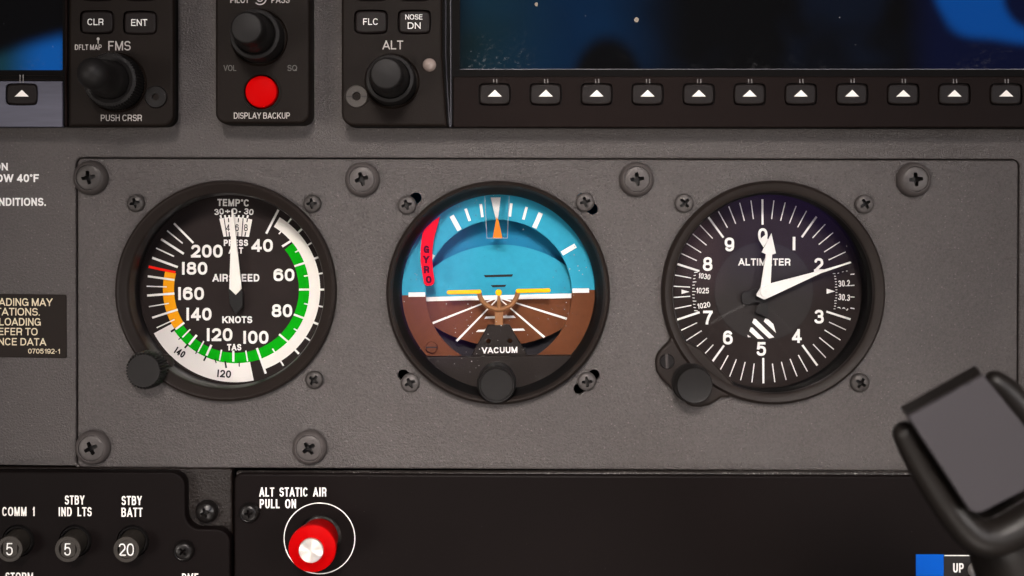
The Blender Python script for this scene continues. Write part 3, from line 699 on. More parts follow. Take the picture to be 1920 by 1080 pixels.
for x0, y0, x1, y1, w0, w1 in [(545, 577, 262, 688, 5, 10), (556, 580, 374, 767, 5, 10), (572, 580, 770, 750, 5, 10), (583, 577, 885, 671, 5, 10)]:
    d = Vector((x1-x0, y1-y0)).normalized(); k = Vector((-d.y, d.x))
    sheet(b, [[Y(x0+k.x*w0/2, y0+k.y*w0/2), Y(x1+k.x*w1/2, y1+k.y*w1/2), Y(x1-k.x*w1/2, y1-k.y*w1/2), Y(x0-k.x*w0/2, y0-k.y*w0/2)]], hp+.00012)
sheet(b, [[Y(507, 656), Y(632, 652), Y(641, 662), Y(500, 666)]], hp+.0001)
sheet(b, [[Y(472, 716), Y(675, 710), Y(683, 720), Y(461, 726)]], hp+.0001)
b.obj('horizon_marks', WHITE, t)
b = B(); sheet(b, [[Y(496, 470), Y(629, 466), Y(624, 477), Y(504, 480)]], hp+.0001); sheet(b, [[Y(528, 515), Y(599, 513), Y(592, 523), Y(537, 525)]], hp+.0001)
b.obj('pitch_marks', INK, t)
b = B()
for x0, y0, x1, y1, w in [(352, 203, 388, 268, 21), (415, 171, 434, 226, 12), (483, 150, 491, 209, 12), (621, 147, 614, 206, 12), (690, 163, 675, 220, 12), (754, 190, 724, 258, 21),
                          (910, 337, 848, 373, 21), (896, 540, 971, 539, 20), (158, 558, 233, 557, 20), (215, 358, 272, 391, 21)]:
    sheet(b, [stripe(*Y(x0, y0), *Y(x1, y1), w*q)], hr+.0002)
sheet(b, [[Y(528, 121), Y(573, 120), Y(561, 218), Y(551, 218)]], hr+.0002)
b.obj('bank_marks', WHITE, t)
lathe(B(), *Y(262, 795), hr, [(11.3, hr-.0002), (11.3, hr+.0006), (10, hr+.0011), (0.1, hr+.0013)], 32).obj('slotted_screw', EARTH, t)
sheet(B(), [stripe(*Y(237, 795), *Y(287, 795), 6*q)], hr+.0014).obj('screw_slot', WELL, t)
hf = -.0052
slab(B(), [Y(*p) for p in [(300, 205), (291, 240), (281, 275), (271, 315), (266, 355), (265, 400), (268, 450), (275, 494), (272, 508), (260, 518), (240, 519), (228, 508), (220, 460), (213, 415), (212, 370), (215, 320), (222, 280), (228, 268), (240, 252), (270, 226)]], hf-.0005, hf, .00015).obj('gyro_flag', FLAG, t)
for s, x, y, r in (('G', 240, 354, 4), ('Y', 238, 400, 2), ('R', 241, 445, -2), ('O', 250, 490, -6)): ztext('lettering', s, x-14, y-17, x+14, y+17, FLAGT, par=t, h=hf+.0001, w=.27, rot=r, zf=Y)
slab(B(), [Y(502, 112), Y(613, 112), Y(604, 305), Y(512, 305)], -.0068, -.0055, .0002, back=True).obj('clear_tab', ACRYL, t)
b = B()
for p in [(501, 112, 511, 305), (612, 112, 603, 305)]: slab(b, stripe(*Y(p[0], p[1]), *Y(p[2], p[3]), 1.3), -.0068, -.0053, .0001)
slab(b, stripe(*Y(511, 303.5), *Y(603, 303.5), 1.3), -.0068, -.0053, .0001)
b.obj('tab_edge', TABE, t)
slab(B(), [Y(556, 211), Y(563, 222), Y(581, 305), Y(537, 305), Y(552, 218)], -.0080, -.0072, .0001).obj('bank_pointer', PORANGE, t)
ha = -.0058
def pillb(x0, y0, x1, y1, r): return slot(*Y(x0+r, y0), *Y(x1-r, y1), r*q)
slab(B(), pillb(330, 548, 487, 545, 9.5), ha-.0008, ha, .0003).obj('wing', ORANGE, t)
slab(B(), pillb(641, 542, 798, 539, 9.5), ha-.0008, ha, .0003).obj('wing', ORANGE, t)
slab(B(), circ(*Y(564, 549), 15*q, 24), ha-.0008, ha+.0002, .0004).obj('nose_dot', ORANGE, t)
b = B(); tube(b, [P(*Y(x, y), ha-.0010) for x, y in ((476, 548), (484, 575), (505, 602), (535, 619), (566, 624), (597, 617), (624, 600), (643, 572), (651, 546))], [.00092]*9, 14, 5)
tube(b, [P(*Y(564, 562), ha-.0010), P(*Y(565, 585), ha-.0010), P(*Y(566, 622), ha-.0010)], [.0004, .0007, .0010], 12)
slab(b, [Y(546, 622), Y(584, 620), Y(584, 700), Y(547, 702)], ha-.0022, ha-.0012, .0003); b.obj('airplane_arc', TAN, t)
slab(B(), roundpoly([Y(516, 695), Y(612, 692), Y(697, 836), Y(437, 836)], 4), ha-.0030, ha-.0009, .0004, holes=[circ(*Y(518, 767), 4.5, 20), circ(*Y(615, 766), 4.5, 20)]).obj('vacuum_bracket', BEZEL, t)
ztext('lettering', 'VACUUM', 488, 794, 648, 821, WHITE, par=t, h=ha-.0007, w=.2, rot=-1, zf=Y)
ch = [Y(150, 836), Y(1010, 829)]; pl = [(934.5+186*math.sin(math.radians(a)), 546.5-186*math.cos(math.radians(a))) for a in range(132, 229, 4)]
slab(B(), pl+[(pl[-1][0], 669.3), (pl[0][0], 666.5)], -.0085, -.0048, .0004).obj('lower_plate', BEZEL, t)
lathe(B(), 931.5, 715, -.004, [(36, -.0048), (36, .0045), (34.5, .0062), (32.5, .0068), (30.5, .0066), (29.5, .0058), (0.1, .0056)], 64).obj('knob', KNOB, t)
sheet(B(), [circ(934.5, 546.5, 186, 96)], -.0030, holes=[circ(931, 715.5, 37.5, 40)]).obj('glass', GLASSD, t)

# ------------------------------------------------------------------ altimeter
t = thing('altimeter_gauge', 'round black altimeter gauge with white numerals and two white hands', 'gauge', P(1447.5, 548, 0))
def V(x, y): return (1210+x/2.4, 320+y/2.4)
lathe(B(), 1447.5, 548, 0.0, [(209, -.0005), (209, .0022), (207, .0034), (203, .0042), (199, .0040), (193, .0036), (189, .0030), (187.5, .0022), (187, .0008)], 128).obj('bezel', BEZEL, t)
lathe(B(), 1447.5, 548, 0.0, [(187, .0008), (184, -.0015), (183.5, -.0035), (187.5, -.0040), (187.5, -.0125), (189, -.0135)], 128).obj('bezel_well', BEZELW, t)
lug = [V(*p) for p in [(118, 735), (108, 768), (80, 795), (55, 825), (46, 860), (52, 905), (75, 940), (190, 1052), (215, 1064), (250, 1066), (290, 1056), (318, 1040), (345, 1022), (380, 1022), (400, 960), (250, 800)]]
slab(B(), lug, -.0005, .0030, .0012).obj('knob_lug', BEZEL, t)
lathe(B(), *V(97, 858), .003, [(13.8, .0029), (13.8, .0034), (12.8, .0037), (0.1, .0037)], 32).obj('slotted_screw', SCREWB, t)
b = B(); sheet(b, [stripe(*V(93, 826), *V(95, 891), 5*q), stripe(*V(100, 826), *V(102, 891), 3*q)], .0038); b.obj('screw_slot', CUP, t)
lathe(B(), 1296, 717.5, .003, [(37, .0028), (37, .0040), (34.5, .0046), (34, .0100), (33, .0112), (31.5, .0118), (29, .0116), (0.1, .0118)], 64).obj('knob', KNOB, t)
sheet(B(), [circ(1434, 545, 190, 96)], HD-.0003).obj('dial', DIAL, t)
sheet(B(), [sector(*V(533, 543), 219*q, 222*q, a, a+20, 10) for a in range(0, 360, 20)], h1).obj('inner_disc_edge', INK, t)
sheet(B(), [circ(*V(533, 543), 219*q, 80)], h1).obj('inner_disc', mat('inner_disc_black', (.0145, .0105, .0098), .55, .3, var=(60, .25)), t)
DX, DY = V(529, 543); b = B()
for i in range(50):
    a = math.radians(i*7.2-.3); s, c = math.sin(a), -math.cos(a); mj = i % 5 == 0
    if i in (11, 12, 13, 14): continue
    r0, r1, w = (300, 414, 9) if mj else (328, 412, 4.5)
    sheet(b, [stripe(DX+r0*q*s, DY+r0*q*c, DX+r1*q*s, DY+r1*q*c, w*q)], h2)
b.obj('scale_marks', WHITE, t)
for s, x, y in (('0', 530, 290), ('2', 782, 424), ('3', 783, 657), ('4', 683, 744), ('5', 523, 802), ('6', 373, 751), ('7', 283, 661), ('8', 282, 420), ('9', 380, 332)):
    wd = 23; ztext('numeral', s, x-wd, y-31, x+wd, y+31, WHITE, par=t, h=h2, w=.185, zf=V)
sheet(B(), [[V(663, 298), V(675, 298), V(675, 358), V(663, 358)]], h2).obj('numeral', WHITE, t)
ztext('lettering', 'ALTIMETER', 418, 395, 653, 427, WHITE, par=t, h=h2, w=.19, zf=V)
for s, x0, y0, x1, y1, r in (('1030', 238, 463, 293, 487, 9), ('1025', 228, 527, 286, 552, 1), ('1020', 233, 594, 292, 618, -9)): ztext('numeral', s, x0, y0, x1, y1, WHITE, par=t, h=h2, w=.155, rot=r, zf=V)
for s, x0, y0, x1, y1, r in (('30.2', 868, 493, 921, 521, -4), ('30.3', 868, 556, 921, 584, 6)): ztext('numeral', s, x0, y0, x1, y1, WHITE, par=t, h=h2, w=.165, rot=r, zf=V)
b = B(); b2 = B()
sheet(b, [[V(163, 535), V(199, 545), V(163, 555)]], h2); sheet(b2, [[V(816, 531), V(854, 543), V(816, 554)]], h2)
for i in range(13):
    y = 458+i*14.3; x = 212+9*abs((i-6)/6)**2
    sheet(b, [stripe(*V(x-1, y), *V(x+(9 if i % 3 else 15), y+(6-i)*-.3), 3.5*q)], h2)
for i in range(14):
    y = 463+i*12.2; x = 862-9*abs((i-6.5)/6.5)**2
    sheet(b2, [stripe(*V(x-(6 if i % 5 else 9), y), *V(x+2, y), 3*q)], h2)
for y, d in ((467, -2), (517, -1), (568, 1), (618, 3)): sheet(b2, [stripe(*V(923, y), *V(941, y+d), 4.5*q)], h2)
sheet(b2, [stripe(*V(865, 462), *V(872, 460), 3*q), stripe(*V(885, 456), *V(892, 454), 3*q), stripe(*V(903, 452), *V(910, 451), 3*q)], h2)
b.obj('millibar_marks', WHITE, t); b2.obj('inch_marks', WHITE, t)
b = B()
for p in [[(862, 618), (870, 613), (876, 614), (880, 622), (876, 620), (870, 617)], [(884, 622), (890, 615), (897, 616), (901, 625), (895, 620)], [(903, 628), (910, 620), (914, 622), (908, 630)]]: sheet(b, [[V(*z) for z in p]], h2)
b.obj('numeral', TEXTW, t)
b = B()
for p in [[(540, 664), (552, 668), (576, 690), (588, 730), (533, 678)], [(488, 666), (497, 668), (580, 750), (557, 755), (481, 684)], [(474, 706), (482, 706), (534, 757), (506, 757), (468, 722)], [(460, 738), (475, 749), (461, 749)]]: sheet(b, [[V(*z) for z in p]], h2)
b.obj('striped_flag', WHITE, t)
hb_ = -.0105; dk = mat('hand_black', (.0085, .0072, .007), .5, .3)
slab(B(), roundpoly([V(432, 565), V(440, 548), V(520, 525), V(540, 600), V(500, 592), V(452, 604), V(436, 596)], 3), hb_-.0006, hb_-.0002, .0001).obj('counterweight', dk, t)
slab(B(), roundpoly([V(522, 585), V(545, 585), V(552, 610), V(556, 665), V(500, 640), V(490, 655), V(500, 615)], 2), hb_-.0006, hb_-.0003, .0001).obj('counterweight', dk, t)
slab(B(), [V(512, 312), V(541, 288), V(553, 312), V(532, 345)], hb_+.0004, hb_+.0008, .0001).obj('ten_thousand_hand', WHITE, t)
slab(B(), [V(515, 545), V(543, 376), V(524, 367), V(568, 282), V(588, 372), V(571, 378), V(564, 520), V(540, 560)], hb_+.0012, hb_+.0017, .00015).obj('hour_hand', WHITE, t)
slab(B(), roundpoly([V(497, 562), V(524, 518), V(560, 508), V(790, 449), V(926, 410), V(928, 416), V(790, 462), V(536, 581)], [3, 5, 3, 0, 0, 0, 0, 5]), hb_+.0022, hb_+.0028, .00015).obj('minute_hand', WHITE, t)
lathe(B(), *V(540, 545), hb_+.0028, [(10.3, hb_+.0027), (10.3, hb_+.0031), (9.5, hb_+.0033), (1.4, hb_+.0033), (1.2, hb_+.0028), (0.1, hb_+.0028)], 32).obj('hub_cap', WHITE, t)
sheet(B(), [circ(1441, 546.5, 184.5, 96)], -.0030).obj('glass', glass_material('altimeter_glass', 1.25, .2), t)

# ------------------------------------------------------------------ avionics units
def barrel(cx, cy, w, h, bul=1.6, r=6):
    x0, x1, y0, y1 = cx-w/2, cx+w/2, cy-h/2, cy+h/2
    base = roundpoly([(x0+bul, y0+bul*.5), (x1-bul, y0+bul*.5), (x1-bul, y1-bul*.5), (x0+bul, y1-bul*.5)], r, 5); out = []
    for x, y in base: out.append((cx+(x-cx)*(1+bul*2/w*(1-((y-cy)/(h/2))**2)), cy+(y-cy)*(1+bul*.8/h*(1-((x-cx)/(w/2))**2))))
    n = len(out); dense = []
    for i in range(n):
        a, c = out[i], out[(i+1) % n]; L = math.hypot(c[0]-a[0], c[1]-a[1]); k = max(1, int(L/6))
        for j in range(k):
            x, y = a[0]+(c[0]-a[0])*j/k, a[1]+(c[1]-a[1])*j/k
            if k > 1:
                if abs(c[0]-a[0]) > abs(c[1]-a[1]): y = cy+math.copysign(h/2-bul*.5+bul*.9*(1-((x-cx)/(w/2))**2), y-cy)
                else: x = cx+math.copysign(w/2-bul+bul*(1-((y-cy)/(h/2))**2), x-cx)
            dense.append((x, y))
    return dense
def softkey(px, py, par, h, lab=None):
    k = slab(B(), barrel(px, py, 57.5, 37.5), h-.0015, h+.0009, .0006).obj('softkey', KEY, par, lab)
    sheet(B(), [[(px-13, py+4.5), (px+13.5, py+4.5), (px+.5, py-8)]], h+.0010).obj('arrow_mark', CREAM, k)
    return k
def ticks(px, y0, y1, par, h):
    b = B()
    for dx, a in ((-3.2, 1.6), (2.6, 1.8)): sheet(b, [stripe(px+dx-.3, y0, px+dx, y1, a)], h)
    b.obj('key_line', LINEG, par)
def button(px, py, w, h_, par, h, lines):
    k = slab(B(), barrel(px, py, w, h_), h-.0015, h+.0012, .0007).obj('button', KEY, par)
    for s, x0, y0, x1, y1 in lines: text(B(), s, x0, y0, x1, y1, h+.0013, .125).obj('lettering', TEXTW, k)
def big_knob(px, py, hb, par, tipr, tiph, skirt, knurled, dome=.0):
    s = (D-hb)/D; sk = skirt*s; r2 = tipr*(D-tiph)/D
    lathe(B(), px, py, hb, [(sk+4.5, hb-.0002), (sk+4.5, hb+.0006), (sk+3.5, hb+.0010), (sk+1.5, hb+.0008), (sk+1, hb-.0001)], 80).obj('knob_collar', UNIT, par)
    k = lathe(B(), px, py, hb, [(sk-1, hb-.0002), (sk-1, hb+.0060), (sk-3.5, hb+.0078), (sk-9, hb+.0082), (r2+7, hb+.0078)], 80, knurl=.05 if knurled else 0, teeth=60 if knurled else 0, kr=(sk-4, 99)).obj('outer_knob', KNOB, par)
    pr = [(r2+6, hb+.0070), (r2+5.5, hb+.0125), (r2+2.0, hb+.0140), (r2+.6, hb+.0145), (r2, tiph-.0022)]
    for i in range(1, 8):
        a = PI/2*i/7; pr.append((r2*(1-.0)-(r2*.16)*(1-math.cos(a)) if not dome else r2*math.cos(a*.999), tiph-(.0022 if not dome else dome)*(1-math.sin(a))) if True else None)
    if dome: pr[4] = (r2, tiph-dome)
    pr.append((0.1, tiph+.0001))
    lathe(B(), px, py, hb, pr, 72).obj('inner_knob', KNOB, par)
HU = .0110
# left display
t = thing('left_display', 'dark flight display at the left edge with FMS knob, CLR and ENT keys', 'display', P(120, 120, 0))
hs = .0062
body = roundpoly([(-300, -300), (322, -300), (322, 235), (-300, 237)], [0, 0, 20, 0])
holes = [rect(-290, -290, 117.5, 131.5, 2)]
slab(B(), body, .0, .0088, .0008, holes=holes).obj('body', BODY, t)
pod = roundpoly([(129.5, -290), (325, -290), (325, 237), (128, 237)], [0, 0, 22, 2])
kb_ = [barrel(181.5, 41.5, 64, 44, r=7), barrel(262.5, 42.5, 64, 44, r=7), barrel(181.5, -22, 64, 46, r=7), barrel(262.5, -22, 64, 46, r=7)]
slab(B(), pod, .0080, HU, .0010, holes=kb_).obj('control_pod', UNIT, t)
slab(B(), roundpoly([(120.5, -290), (126.5, -290), (125.5, 237), (120.5, 237)], 1), .0080, .0100, .0006).obj('pod_rib', KEYBAR, t)
bar = rect(-290, 152, 117, 238, 1.5)
slab(B(), bar, .0080, .0096, .0003, holes=[barrel(40.5, 177, 61, 41)]).obj('softkey_bar', SHEENBAR, t)
slab(B(), rect(-290, 141, 117, 150.5, 1), .0080, .0092, .0003).obj('bar_lip', UNIT, t)
sheet(B(), [rect(-292, -292, 119, 134)], hs).obj('screen', SCREEN, t)
softkey(40.5, 176.5, t, .0096); ticks(41, 140, 156, t, .0098)
button(181.5, 41.5, 60, 40.5, t, HU, [('CLR', 164, 35, 194, 47)])
button(262.5, 42.5, 60, 40.5, t, HU, [('ENT', 246, 36, 276, 48.5)])
button(181.5, -22, 60, 43, t, HU, []); button(262.5, -22, 60, 43, t, HU, [])
hT = HU+.0001
for s, x0, y0, x1, y1, w, mt in (('FMS', 203, 77, 245, 94.5, .13, TEXTG), ('DFLT MAP', 140.5, 83.5, 190.5, 93.5, .13, TEXTG), ('PUSH CRSR', 189, 215, 266, 227, .125, TEXTG)): text(B(), s, x0, y0, x1, y1, hT, w).obj('lettering', mt, t)
b = B(); sheet(b, [circ(184, 73, 2.8, 16)], hT); sheet(b, [stripe(184, 75.5, 184, 82, 1.8)], hT); b.obj('pin_mark', TEXTG, t)
big_knob(219, 155, HU, t, 31, .0405, 52, True, dome=.0055)
k = lathe(B(), 293, 182, HU, [(20.5, HU-.0001), (20.5, HU+.0004), (19, HU+.0008), (6.5, HU+.0008), (6, HU-.0004)], 48).obj('unit_screw', SCREWB, t)
sheet(B(), [circ(295, 182, 6.6, 6)], HU-.0002).obj('hex_recess', VOID, k)

# centre audio control unit
t = thing('audio_unit', 'narrow black radio control unit with round red DISPLAY BACKUP button', 'control unit', P(493, 100, 0))
body = roundpoly([(403.5, -300), (580, -300), (580, 231.5), (403.5, 231.5)], [0, 0, 20, 20])
slab(B(), body, .0, HU, .0010, holes=[circ(490.5, 172.5, 32.5, 48)]).obj('body', UNIT, t)
big_knob(486, 70.5, HU, t, 31, .0325, 49, False)
lathe(B(), 490.5, 172.5, HU, [(29, HU-.003), (29.2, HU+.0006), (28, HU+.0012), (24, HU+.0016), (12, HU+.0019), (0.1, HU+.0020)], 56).obj('backup_button', REDBTN, t)
lathe(B(), 490.5, 172.5, HU, [(36, HU), (35.5, HU+.0004), (33, HU+.0004), (32.3, HU-.0008)], 56).obj('button_ring', UNIT, t)
for s, x0, y0, x1, y1, w, mt in (('DISPLAY BACKUP', 438.5, 211, 543.5, 222.5, .12, TEXTG), ('VOL', 419, 122, 443, 133, .13, TEXTF), ('SQ', 539, 122, 557, 133, .13, TEXTF), ('PILOT', 432, -7, 467, 5.5, .13, TEXTG), ('PASS', 509, -7, 543, 5.5, .13, TEXTG)):
    text(B(), s, x0, y0, x1, y1, hT, w).obj('lettering', mt, t)
b = B(); sheet(b, [sector(487.5, -3, 10.5, 12.5, 95, 225, 20)], hT); sheet(b, [sector(487.5, -3, 4.5, 6.5, 0, 180, 14), sector(487.5, -3, 4.5, 6.5, 180, 360, 14)], hT); b.obj('volume_mark', TEXTG, t)

# right display
t = thing('right_display', 'wide dark glass flight display above a row of eleven arrow softkeys', 'display', P(1280, 100, 0))
body = roundpoly([(642, -300), (2220, -300), (2220, 239), (642, 236.5)], [0, 0, 0, 22])
slab(B(), body, .0, .0088, .0008, holes=[rect(862, -290, 2200, 130.5, 2)]).obj('body', BODY, t)
pod = roundpoly([(640, -290), (829, -290), (829, 100), (833, 165), (838.5, 237), (640, 236)], [0, 0, 40, 40, 2, 24])
slab(B(), pod, .0080, HU, .0010, holes=[barrel(695.5, 41, 63.5, 45, r=7), barrel(777, 41, 63.5, 45, r=7), barrel(695.5, -22, 63, 46, r=7), barrel(777, -22, 63, 46, r=7)]).obj('control_pod', UNIT, t)
slab(B(), roundpoly([(834, -290), (846, -290), (847, 238), (841.5, 238), (837, 165), (834, 100)], 1), .0080, .0097, .0005).obj('pod_rib', mat('rib_bluish', (.030, .030, .038), .4, .5), t)
SX = [927.5, 1023, 1118.5, 1214, 1310, 1405.5, 1501.5, 1597.5, 1693.5, 1789.5, 1886.5]
slab(B(), rect(850, 143.5, 2200, 238.5, 3), .0080, .0096, .0003, holes=[barrel(x, 177, 61.5, 42) for x in SX]).obj('softkey_bar', KEYBAR, t)
sheet(B(), [rect(858, -292, 2205, 133)], hs).obj('screen', SCREEN, t)
b = slab(B(), rect(862, 129.2, 2200, 130.3), .0061, .0066, 0); b.obj('screen_edge', mat('edge_grey', (.16, .15, .17), .3, .5), t)
for x in SX: softkey(x, 176.5, t, .0096); ticks(x+1.5, 148, 156, t, .0098)
button(695.5, 41, 59.5, 41, t, HU, [('FLC', 681, 34.5, 709, 46.5)])
button(777, 41, 59.5, 41, t, HU, [('NOSE', 760, 27, 792, 36.5), ('DN', 764.5, 42, 788.5, 54)])
button(695.5, -22, 59.5, 43, t, HU, []); button(777, -22, 59.5, 43, t, HU, [])
text(B(), 'ALT', 717, 76, 756, 92.5, hT, .13).obj('lettering', TEXTG, t)
big_knob(735, 152.5, HU, t, 31, .0325, 47, False)
lathe(B(), 805, 122, HU, [(12.6, HU-.0002), (12.4, HU+.0004), (10.5, HU+.0013), (7, HU+.0019), (3, HU+.0022), (0.1, HU+.0023)], 40).obj('light_sensor', LENS, t)
k = lathe(B(), 669, 181, HU, [(21, HU-.0001), (21, HU+.0004), (19.5, HU+.0008), (8, HU+.0008), (6.5, HU-.0006)], 48).obj('unit_screw', mat('bronze_screw', (.040, .034, .030), .38, .5, .3, var=(200, .2)), t)
sheet(B(), [circ(669, 181, 8, 20)], HU-.0004).obj('hex_recess', VOID, k)
b = B(); sheet(b, [stripe(649.5, 181, 660, 181, 2.2)], HU+.0009); sheet(b, [stripe(677, 181, 688, 181, 2.2)], HU+.0009); b.obj('screw_slot', INK, k)
for x, y, r in ((1193.5, 37, 4.5), (1005.5, 8, 3.4)):
    d = slab(B(), [(x+r*1.0*math.cos(a*PI/7)*(1+.12*math.sin(a*3)), y+r*1.1*math.sin(a*PI/7)) for a in range(14)], hs+.00005, hs+.0003, .0001).obj('lint_speck', mat('lint', (.26, .22, .18), .7, .2)); tag(d, 'larger pale fleck stuck on the wide dark screen' if r > 4 else 'smaller pale fleck stuck near the top of the wide dark screen', 'fleck', 'flecks on the wide screen')

# ------------------------------------------------------------------ left: placard and printed warning
pr = thing('printed_warning', 'white printed warning lines ending in 40°F and CONDITIONS on grey panel', 'lettering', P(40, 345, 0))
hl = .0002
text(B(), 'ON', -60, 305.5, 14.5, 319.5, hl, .2, align='right').obj('lettering', TEXTW, pr)
text(B(), 'OW 40°F', -9, 326.5, 73, 341.5, hl, .2).obj('lettering', TEXTW, pr)
text(B(), 'NDITIONS.', -2, 371, 86, 386, hl, .19).obj('lettering', TEXTW, pr)
t = thing('loading_placard', 'small black sticker with cream words about loading, numbered 0705192-1', 'placard', P(20, 610, 0))
slab(B(), roundpoly([(-140, 549), (124, 552.5), (125, 671.5), (-140, 668)], 3), 0.0, .0004, .00015).obj('sticker', PLACARD, t)
for s, x0, y0, x1, y1 in (('ADING MAY', -2.5, 559.3, 98.5, 573.6), ('TATIONS.', -8, 577.4, 74.6, 591.5), ('LOADING', -1.5, 596.3, 76.3, 610.4), ('EFER TO', -2.5, 614.8, 70.4, 628.5), ('NCE DATA', -3, 633.9, 86.7, 647.6), ('0705192-1', 52.8, 654, 112.2, 663)):
    text(B(), s, x0, y0, x1, y1, .0005, .145, rot=.4).obj('lettering', TEXTC, t)

# ------------------------------------------------------------------ lower panels
o = slab(B(), roundpoly([(-300, 874), (435.5, 878.5), (435.5, 1300), (-300, 1300)], [0, 8, 0, 0]), -.004, .0006, .0008).obj('bracket_sheet', BRACKET)
tag(o, 'grained black bracket sheet showing behind the breaker panel beside a black screw', 'panel')
HB = .0060
t = thing('breaker_panel', 'black stepped panel at lower left lettered COMM 1, STBY IND LTS, STBY BATT', 'panel', P(150, 1000, 0))
bp = roundpoly([(-300, 883), (346.5, 885.5), (347.5, 991.5), (431, 992.5), (431.5, 1300), (-300, 1300)], [0, 27, 28, 27, 0, 0], 9)
slab(B(), bp, .0, HB, .0007, holes=[circ(34, 1014, 30.5, 40), circ(141, 1014.5, 30.5, 40), circ(249, 1015, 30.5, 40)]).obj('plate', LOWER, t)
hz = HB+.0001
for s, x0, y0, x1, y1 in (('COMM  1', 4, 950.5, 65, 967.5), ('STBY', 121.5, 929, 158.5, 946), ('IND  LTS', 110, 951, 172, 968), ('STBY', 228, 930, 266, 947), ('BATT', 227.5, 952, 267.5, 969), ('STORM', 10, 1073.5, 62, 1090.5), ('DME', 341, 1075, 372, 1092)):
    text(B(), s, x0, y0, x1, y1, hz, .15, track=.03).obj('lettering', CREAM, t)
FUSE = mat('breaker_button', (0.03, 0.0255, 0.0215), 0.45, 0.3, bump=(1500, .00003), var=(200, .15))
RIMB = mat('breaker_rim', (.030, .028, .026), .3, .5)
for px, py, s, lab in ((34, 1014, '5', 'black push breaker marked 5 under COMM 1'), (141, 1014.5, '5', 'black push breaker marked 5 under STBY IND LTS'), (249, 1015, '20', 'black push breaker marked 20 under STBY BATT')):
    t = thing('circuit_breaker', lab, 'circuit breaker', P(px, py, HB-.004), 'circuit breakers with numbered buttons')
    lathe(B(), px, py, HB, [(31, HB-.004), (30, HB-.0016), (26.8, HB+.0008), (24.5, HB+.0006), (23.5, HB-.002)], 56).obj('collar', KNOB, t)
    lean = (0.0, -.13); fh = HB+.0076
    r = 23.6
    lathe(B(), px, py+.5, HB, [(22.5, HB-.003), (22.5, fh-.0012), (r, fh-.0004), (r-.6, fh), (16.6, fh), (16, fh-.0007)], 64, lean=lean).obj('rim', FUSE, t)
    cx, cz = P2(px, py+.5, HB); cz += lean[1]*(fh-HB); rr = 16.3*U
    pts = [(cx+max(-13.5*U, min(13.5*U, rr*math.cos(i*PI/24))), cz+rr*math.sin(i*PI/24)) for i in range(48)]
    slab(B(), pts, fh-.002, fh-.0004, .0002, world=True).obj('button', FUSE, t)
    lathe(B(), px, py+.5, HB, [(20, fh-.0014), (0.1, fh-.0013)], 40, lean=lean).obj('button_base', VOID, t)
    # where the numeral stands on the button face
    sc = (D-fh)/D; ax = VX+((cx/U+960-VX))/sc; ay = VY-((cz/U)-(540-VY))/sc
    wd = 6.7 if len(s) == 1 else 14.5
    text(B(), s, ax-wd, ay-11.5, ax+wd, ay+11.5, fh-.0003, .10).obj('numeral', TEXTW, t)
cup_screw(345.5, 1032, 19.5, .75, 'black cross-head screw in washer on the breaker panel above DME', SCREWB, SCREWB, 'black screws of the lower panels', hb=HB, hh=.0022)
lone_screw('bracket_screw', 389, 957.5, 21, .3, 'large black pan-head screw on the grained bracket in the panel notch', SCREWB, 'black screws of the lower panels', .0006, .0040, rec=.42, depth=.0022, rim=.35)

t = thing('lower_console', 'wide plain black panel lettered ALT STATIC AIR PULL ON', 'panel', P(1100, 980, 0))
sp = roundpoly([(438.5, 887), (1100, 890.5), (2220, 893), (2220, 1300), (438.5, 1300)], [16, 0, 0, 0, 0], 8)
HS = .0052
slab(B(), sp, .0, HS, .0010, holes=[circ(600, 1006, 40, 48)]).obj('plate', LOWER, t)
slab(B(), rect(443, 885.3, 2220, 894), .0, .0036, .0006).obj('dusty_edge', BRACKETD, t)
text(B(), 'ALT  STATIC  AIR', 486, 914, 612, 931, HS+.0001, .155, track=.03).obj('lettering', WHITE, t)
text(B(), 'PULL  ON', 487, 936, 555, 953, HS+.0001, .155, track=.03).obj('lettering', WHITE, t)
sheet(B(), [sector(599, 1009.5, 65.5, 67.2, a, a+30, 12) for a in range(0, 360, 30)], HS+.0001).obj('white_circle', WHITE, t)
cup_screw(468, 961, 18.8, .1, 'black cross-head screw in washer left of PULL ON, beside the red knob', SCREWB, SCREWB, 'black screws of the lower panels', hb=HS, hh=.0022)
t = thing('static_air_control', 'red pull knob with round silver cap inside a white circle', 'knob', P(601, 1004, HS))
lathe(B(), 601, 1004, HS, [(43, HS-.0045), (42, HS-.002), (30, HS-.0014), (28, .0100)], 56).obj('socket', BRACKET, t)
k = (D-.024)/D
lathe(B(), 601, 1004, HS, [(33, .0075), (35, .0085), (36.5, .0160), (41, .0195), (44*k+.5, .0222), (45*k, .0232), (44*k, .0240), (38*k, .0247), (25*k, .0262), (24*k, .0264), (23.6*k, .0262), (23.5*k, .0255)], 80).obj('red_body', REDKNOB, t)
lathe(B(), 601, 1004, HS, [(23.3*k, .0254), (23.2*k, .0264), (22*k, .0268), (0.1, .0268)], 64).obj('silver_cap', STEEL, t)

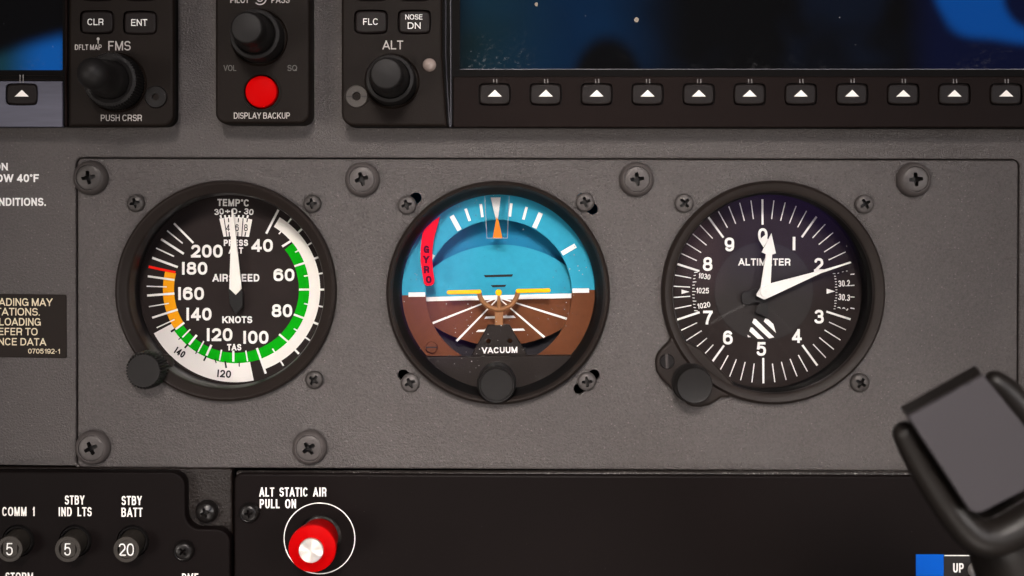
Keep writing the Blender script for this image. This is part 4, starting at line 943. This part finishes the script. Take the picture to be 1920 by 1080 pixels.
# flap placard at the bottom edge
t = thing('flap_placard', 'blue square and black label reading UP at the bottom of the black panel', 'placard', P(1770, 1060, HS))
slab(B(), rect(1717.5, 1039.5, 1769.5, 1140), HS, HS+.0003, .00005).obj('blue_patch', BLUE, t)
slab(B(), rect(1770, 1040.5, 1836, 1140), HS, HS+.0002, .00005).obj('black_patch', INK, t)
sheet(B(), [rect(1770.5, 1040.8, 1822, 1042.6)], HS+.0004).obj('white_line', WHITE, t)
text(B(), 'UP', 1787, 1056, 1807, 1073.5, HS+.0004, .17).obj('lettering', WHITE, t)
o = lathe(B(), 1829, 1068, HS, [(15, HS+.0003), (15.5, HS+.004), (14, HS+.0075), (9, HS+.0095), (0.1, HS+.010)], 40).obj('flap_switch', mat('switch_grey', (.34, .32, .30), .3, .5))
tag(o, 'small pale rounded switch tip beside the UP label, half hidden by the yoke', 'switch')

# ------------------------------------------------------------------ control yoke, nearer the camera
t = thing('control_yoke', 'black control yoke horn holding a grey square pad, out of focus in front', 'yoke', P(1900, 1000, .13))
hy_ = .150
fr = roundpoly([(1703, 781), (1844, 703), (1990, 884), (1826, 968)], [3, 3, 18, 22], 7)
fw = ccw(W2(fr, hy_)); n = len(fw)
slab(B(), fr, hy_-.0012, hy_, .0003).obj('grey_pad', PAD, t)
bk = [(x-16, y-18) for x, y in fr]; b = B(); f0 = inset(fw, -.0002); b0 = ccw(W2(bk, hy_-.009))
b.add([(x, -(hy_-.0013), z) for x, z in f0]+[(x, -(hy_-.009), z) for x, z in b0], [[i+n, (i+1) % n+n, (i+1) % n, i] for i in range(n)]+[list(range(n)), [i+n for i in range(n)][::-1]])
b.obj('pad_block', YOKE, t)
hq = hy_-.005; sc_ = U*(D-hq)/D
arm = [(1697, 813), (1716, 852), (1748, 905), (1790, 965), (1826, 1001), (1862, 1008), (1905, 990), (1965, 952), (2060, 890)]
tube(B(), [P(x, y, hq-.004) for x, y in arm], [r*sc_ for r in (24, 26, 28, 31, 35, 37, 37, 37, 37)], 28, 8).obj('lower_arm', YOKE, t)
arm = [(1866, 716), (1890, 738), (1930, 786), (1975, 846), (2030, 910)]
tube(B(), [P(x, y, hq-.006) for x, y in arm], [r*sc_ for r in (22, 27, 31, 33, 34)], 28, 8).obj('upper_arm', YOKE, t)
tube(B(), [P(x, y, hq-.030) for x, y in ((1900, 995), (1938, 1068), (1985, 1150), (2030, 1240))], [r*U*.72 for r in (92, 110, 116, 118)], 32, 8).obj('grip', YOKE, t)
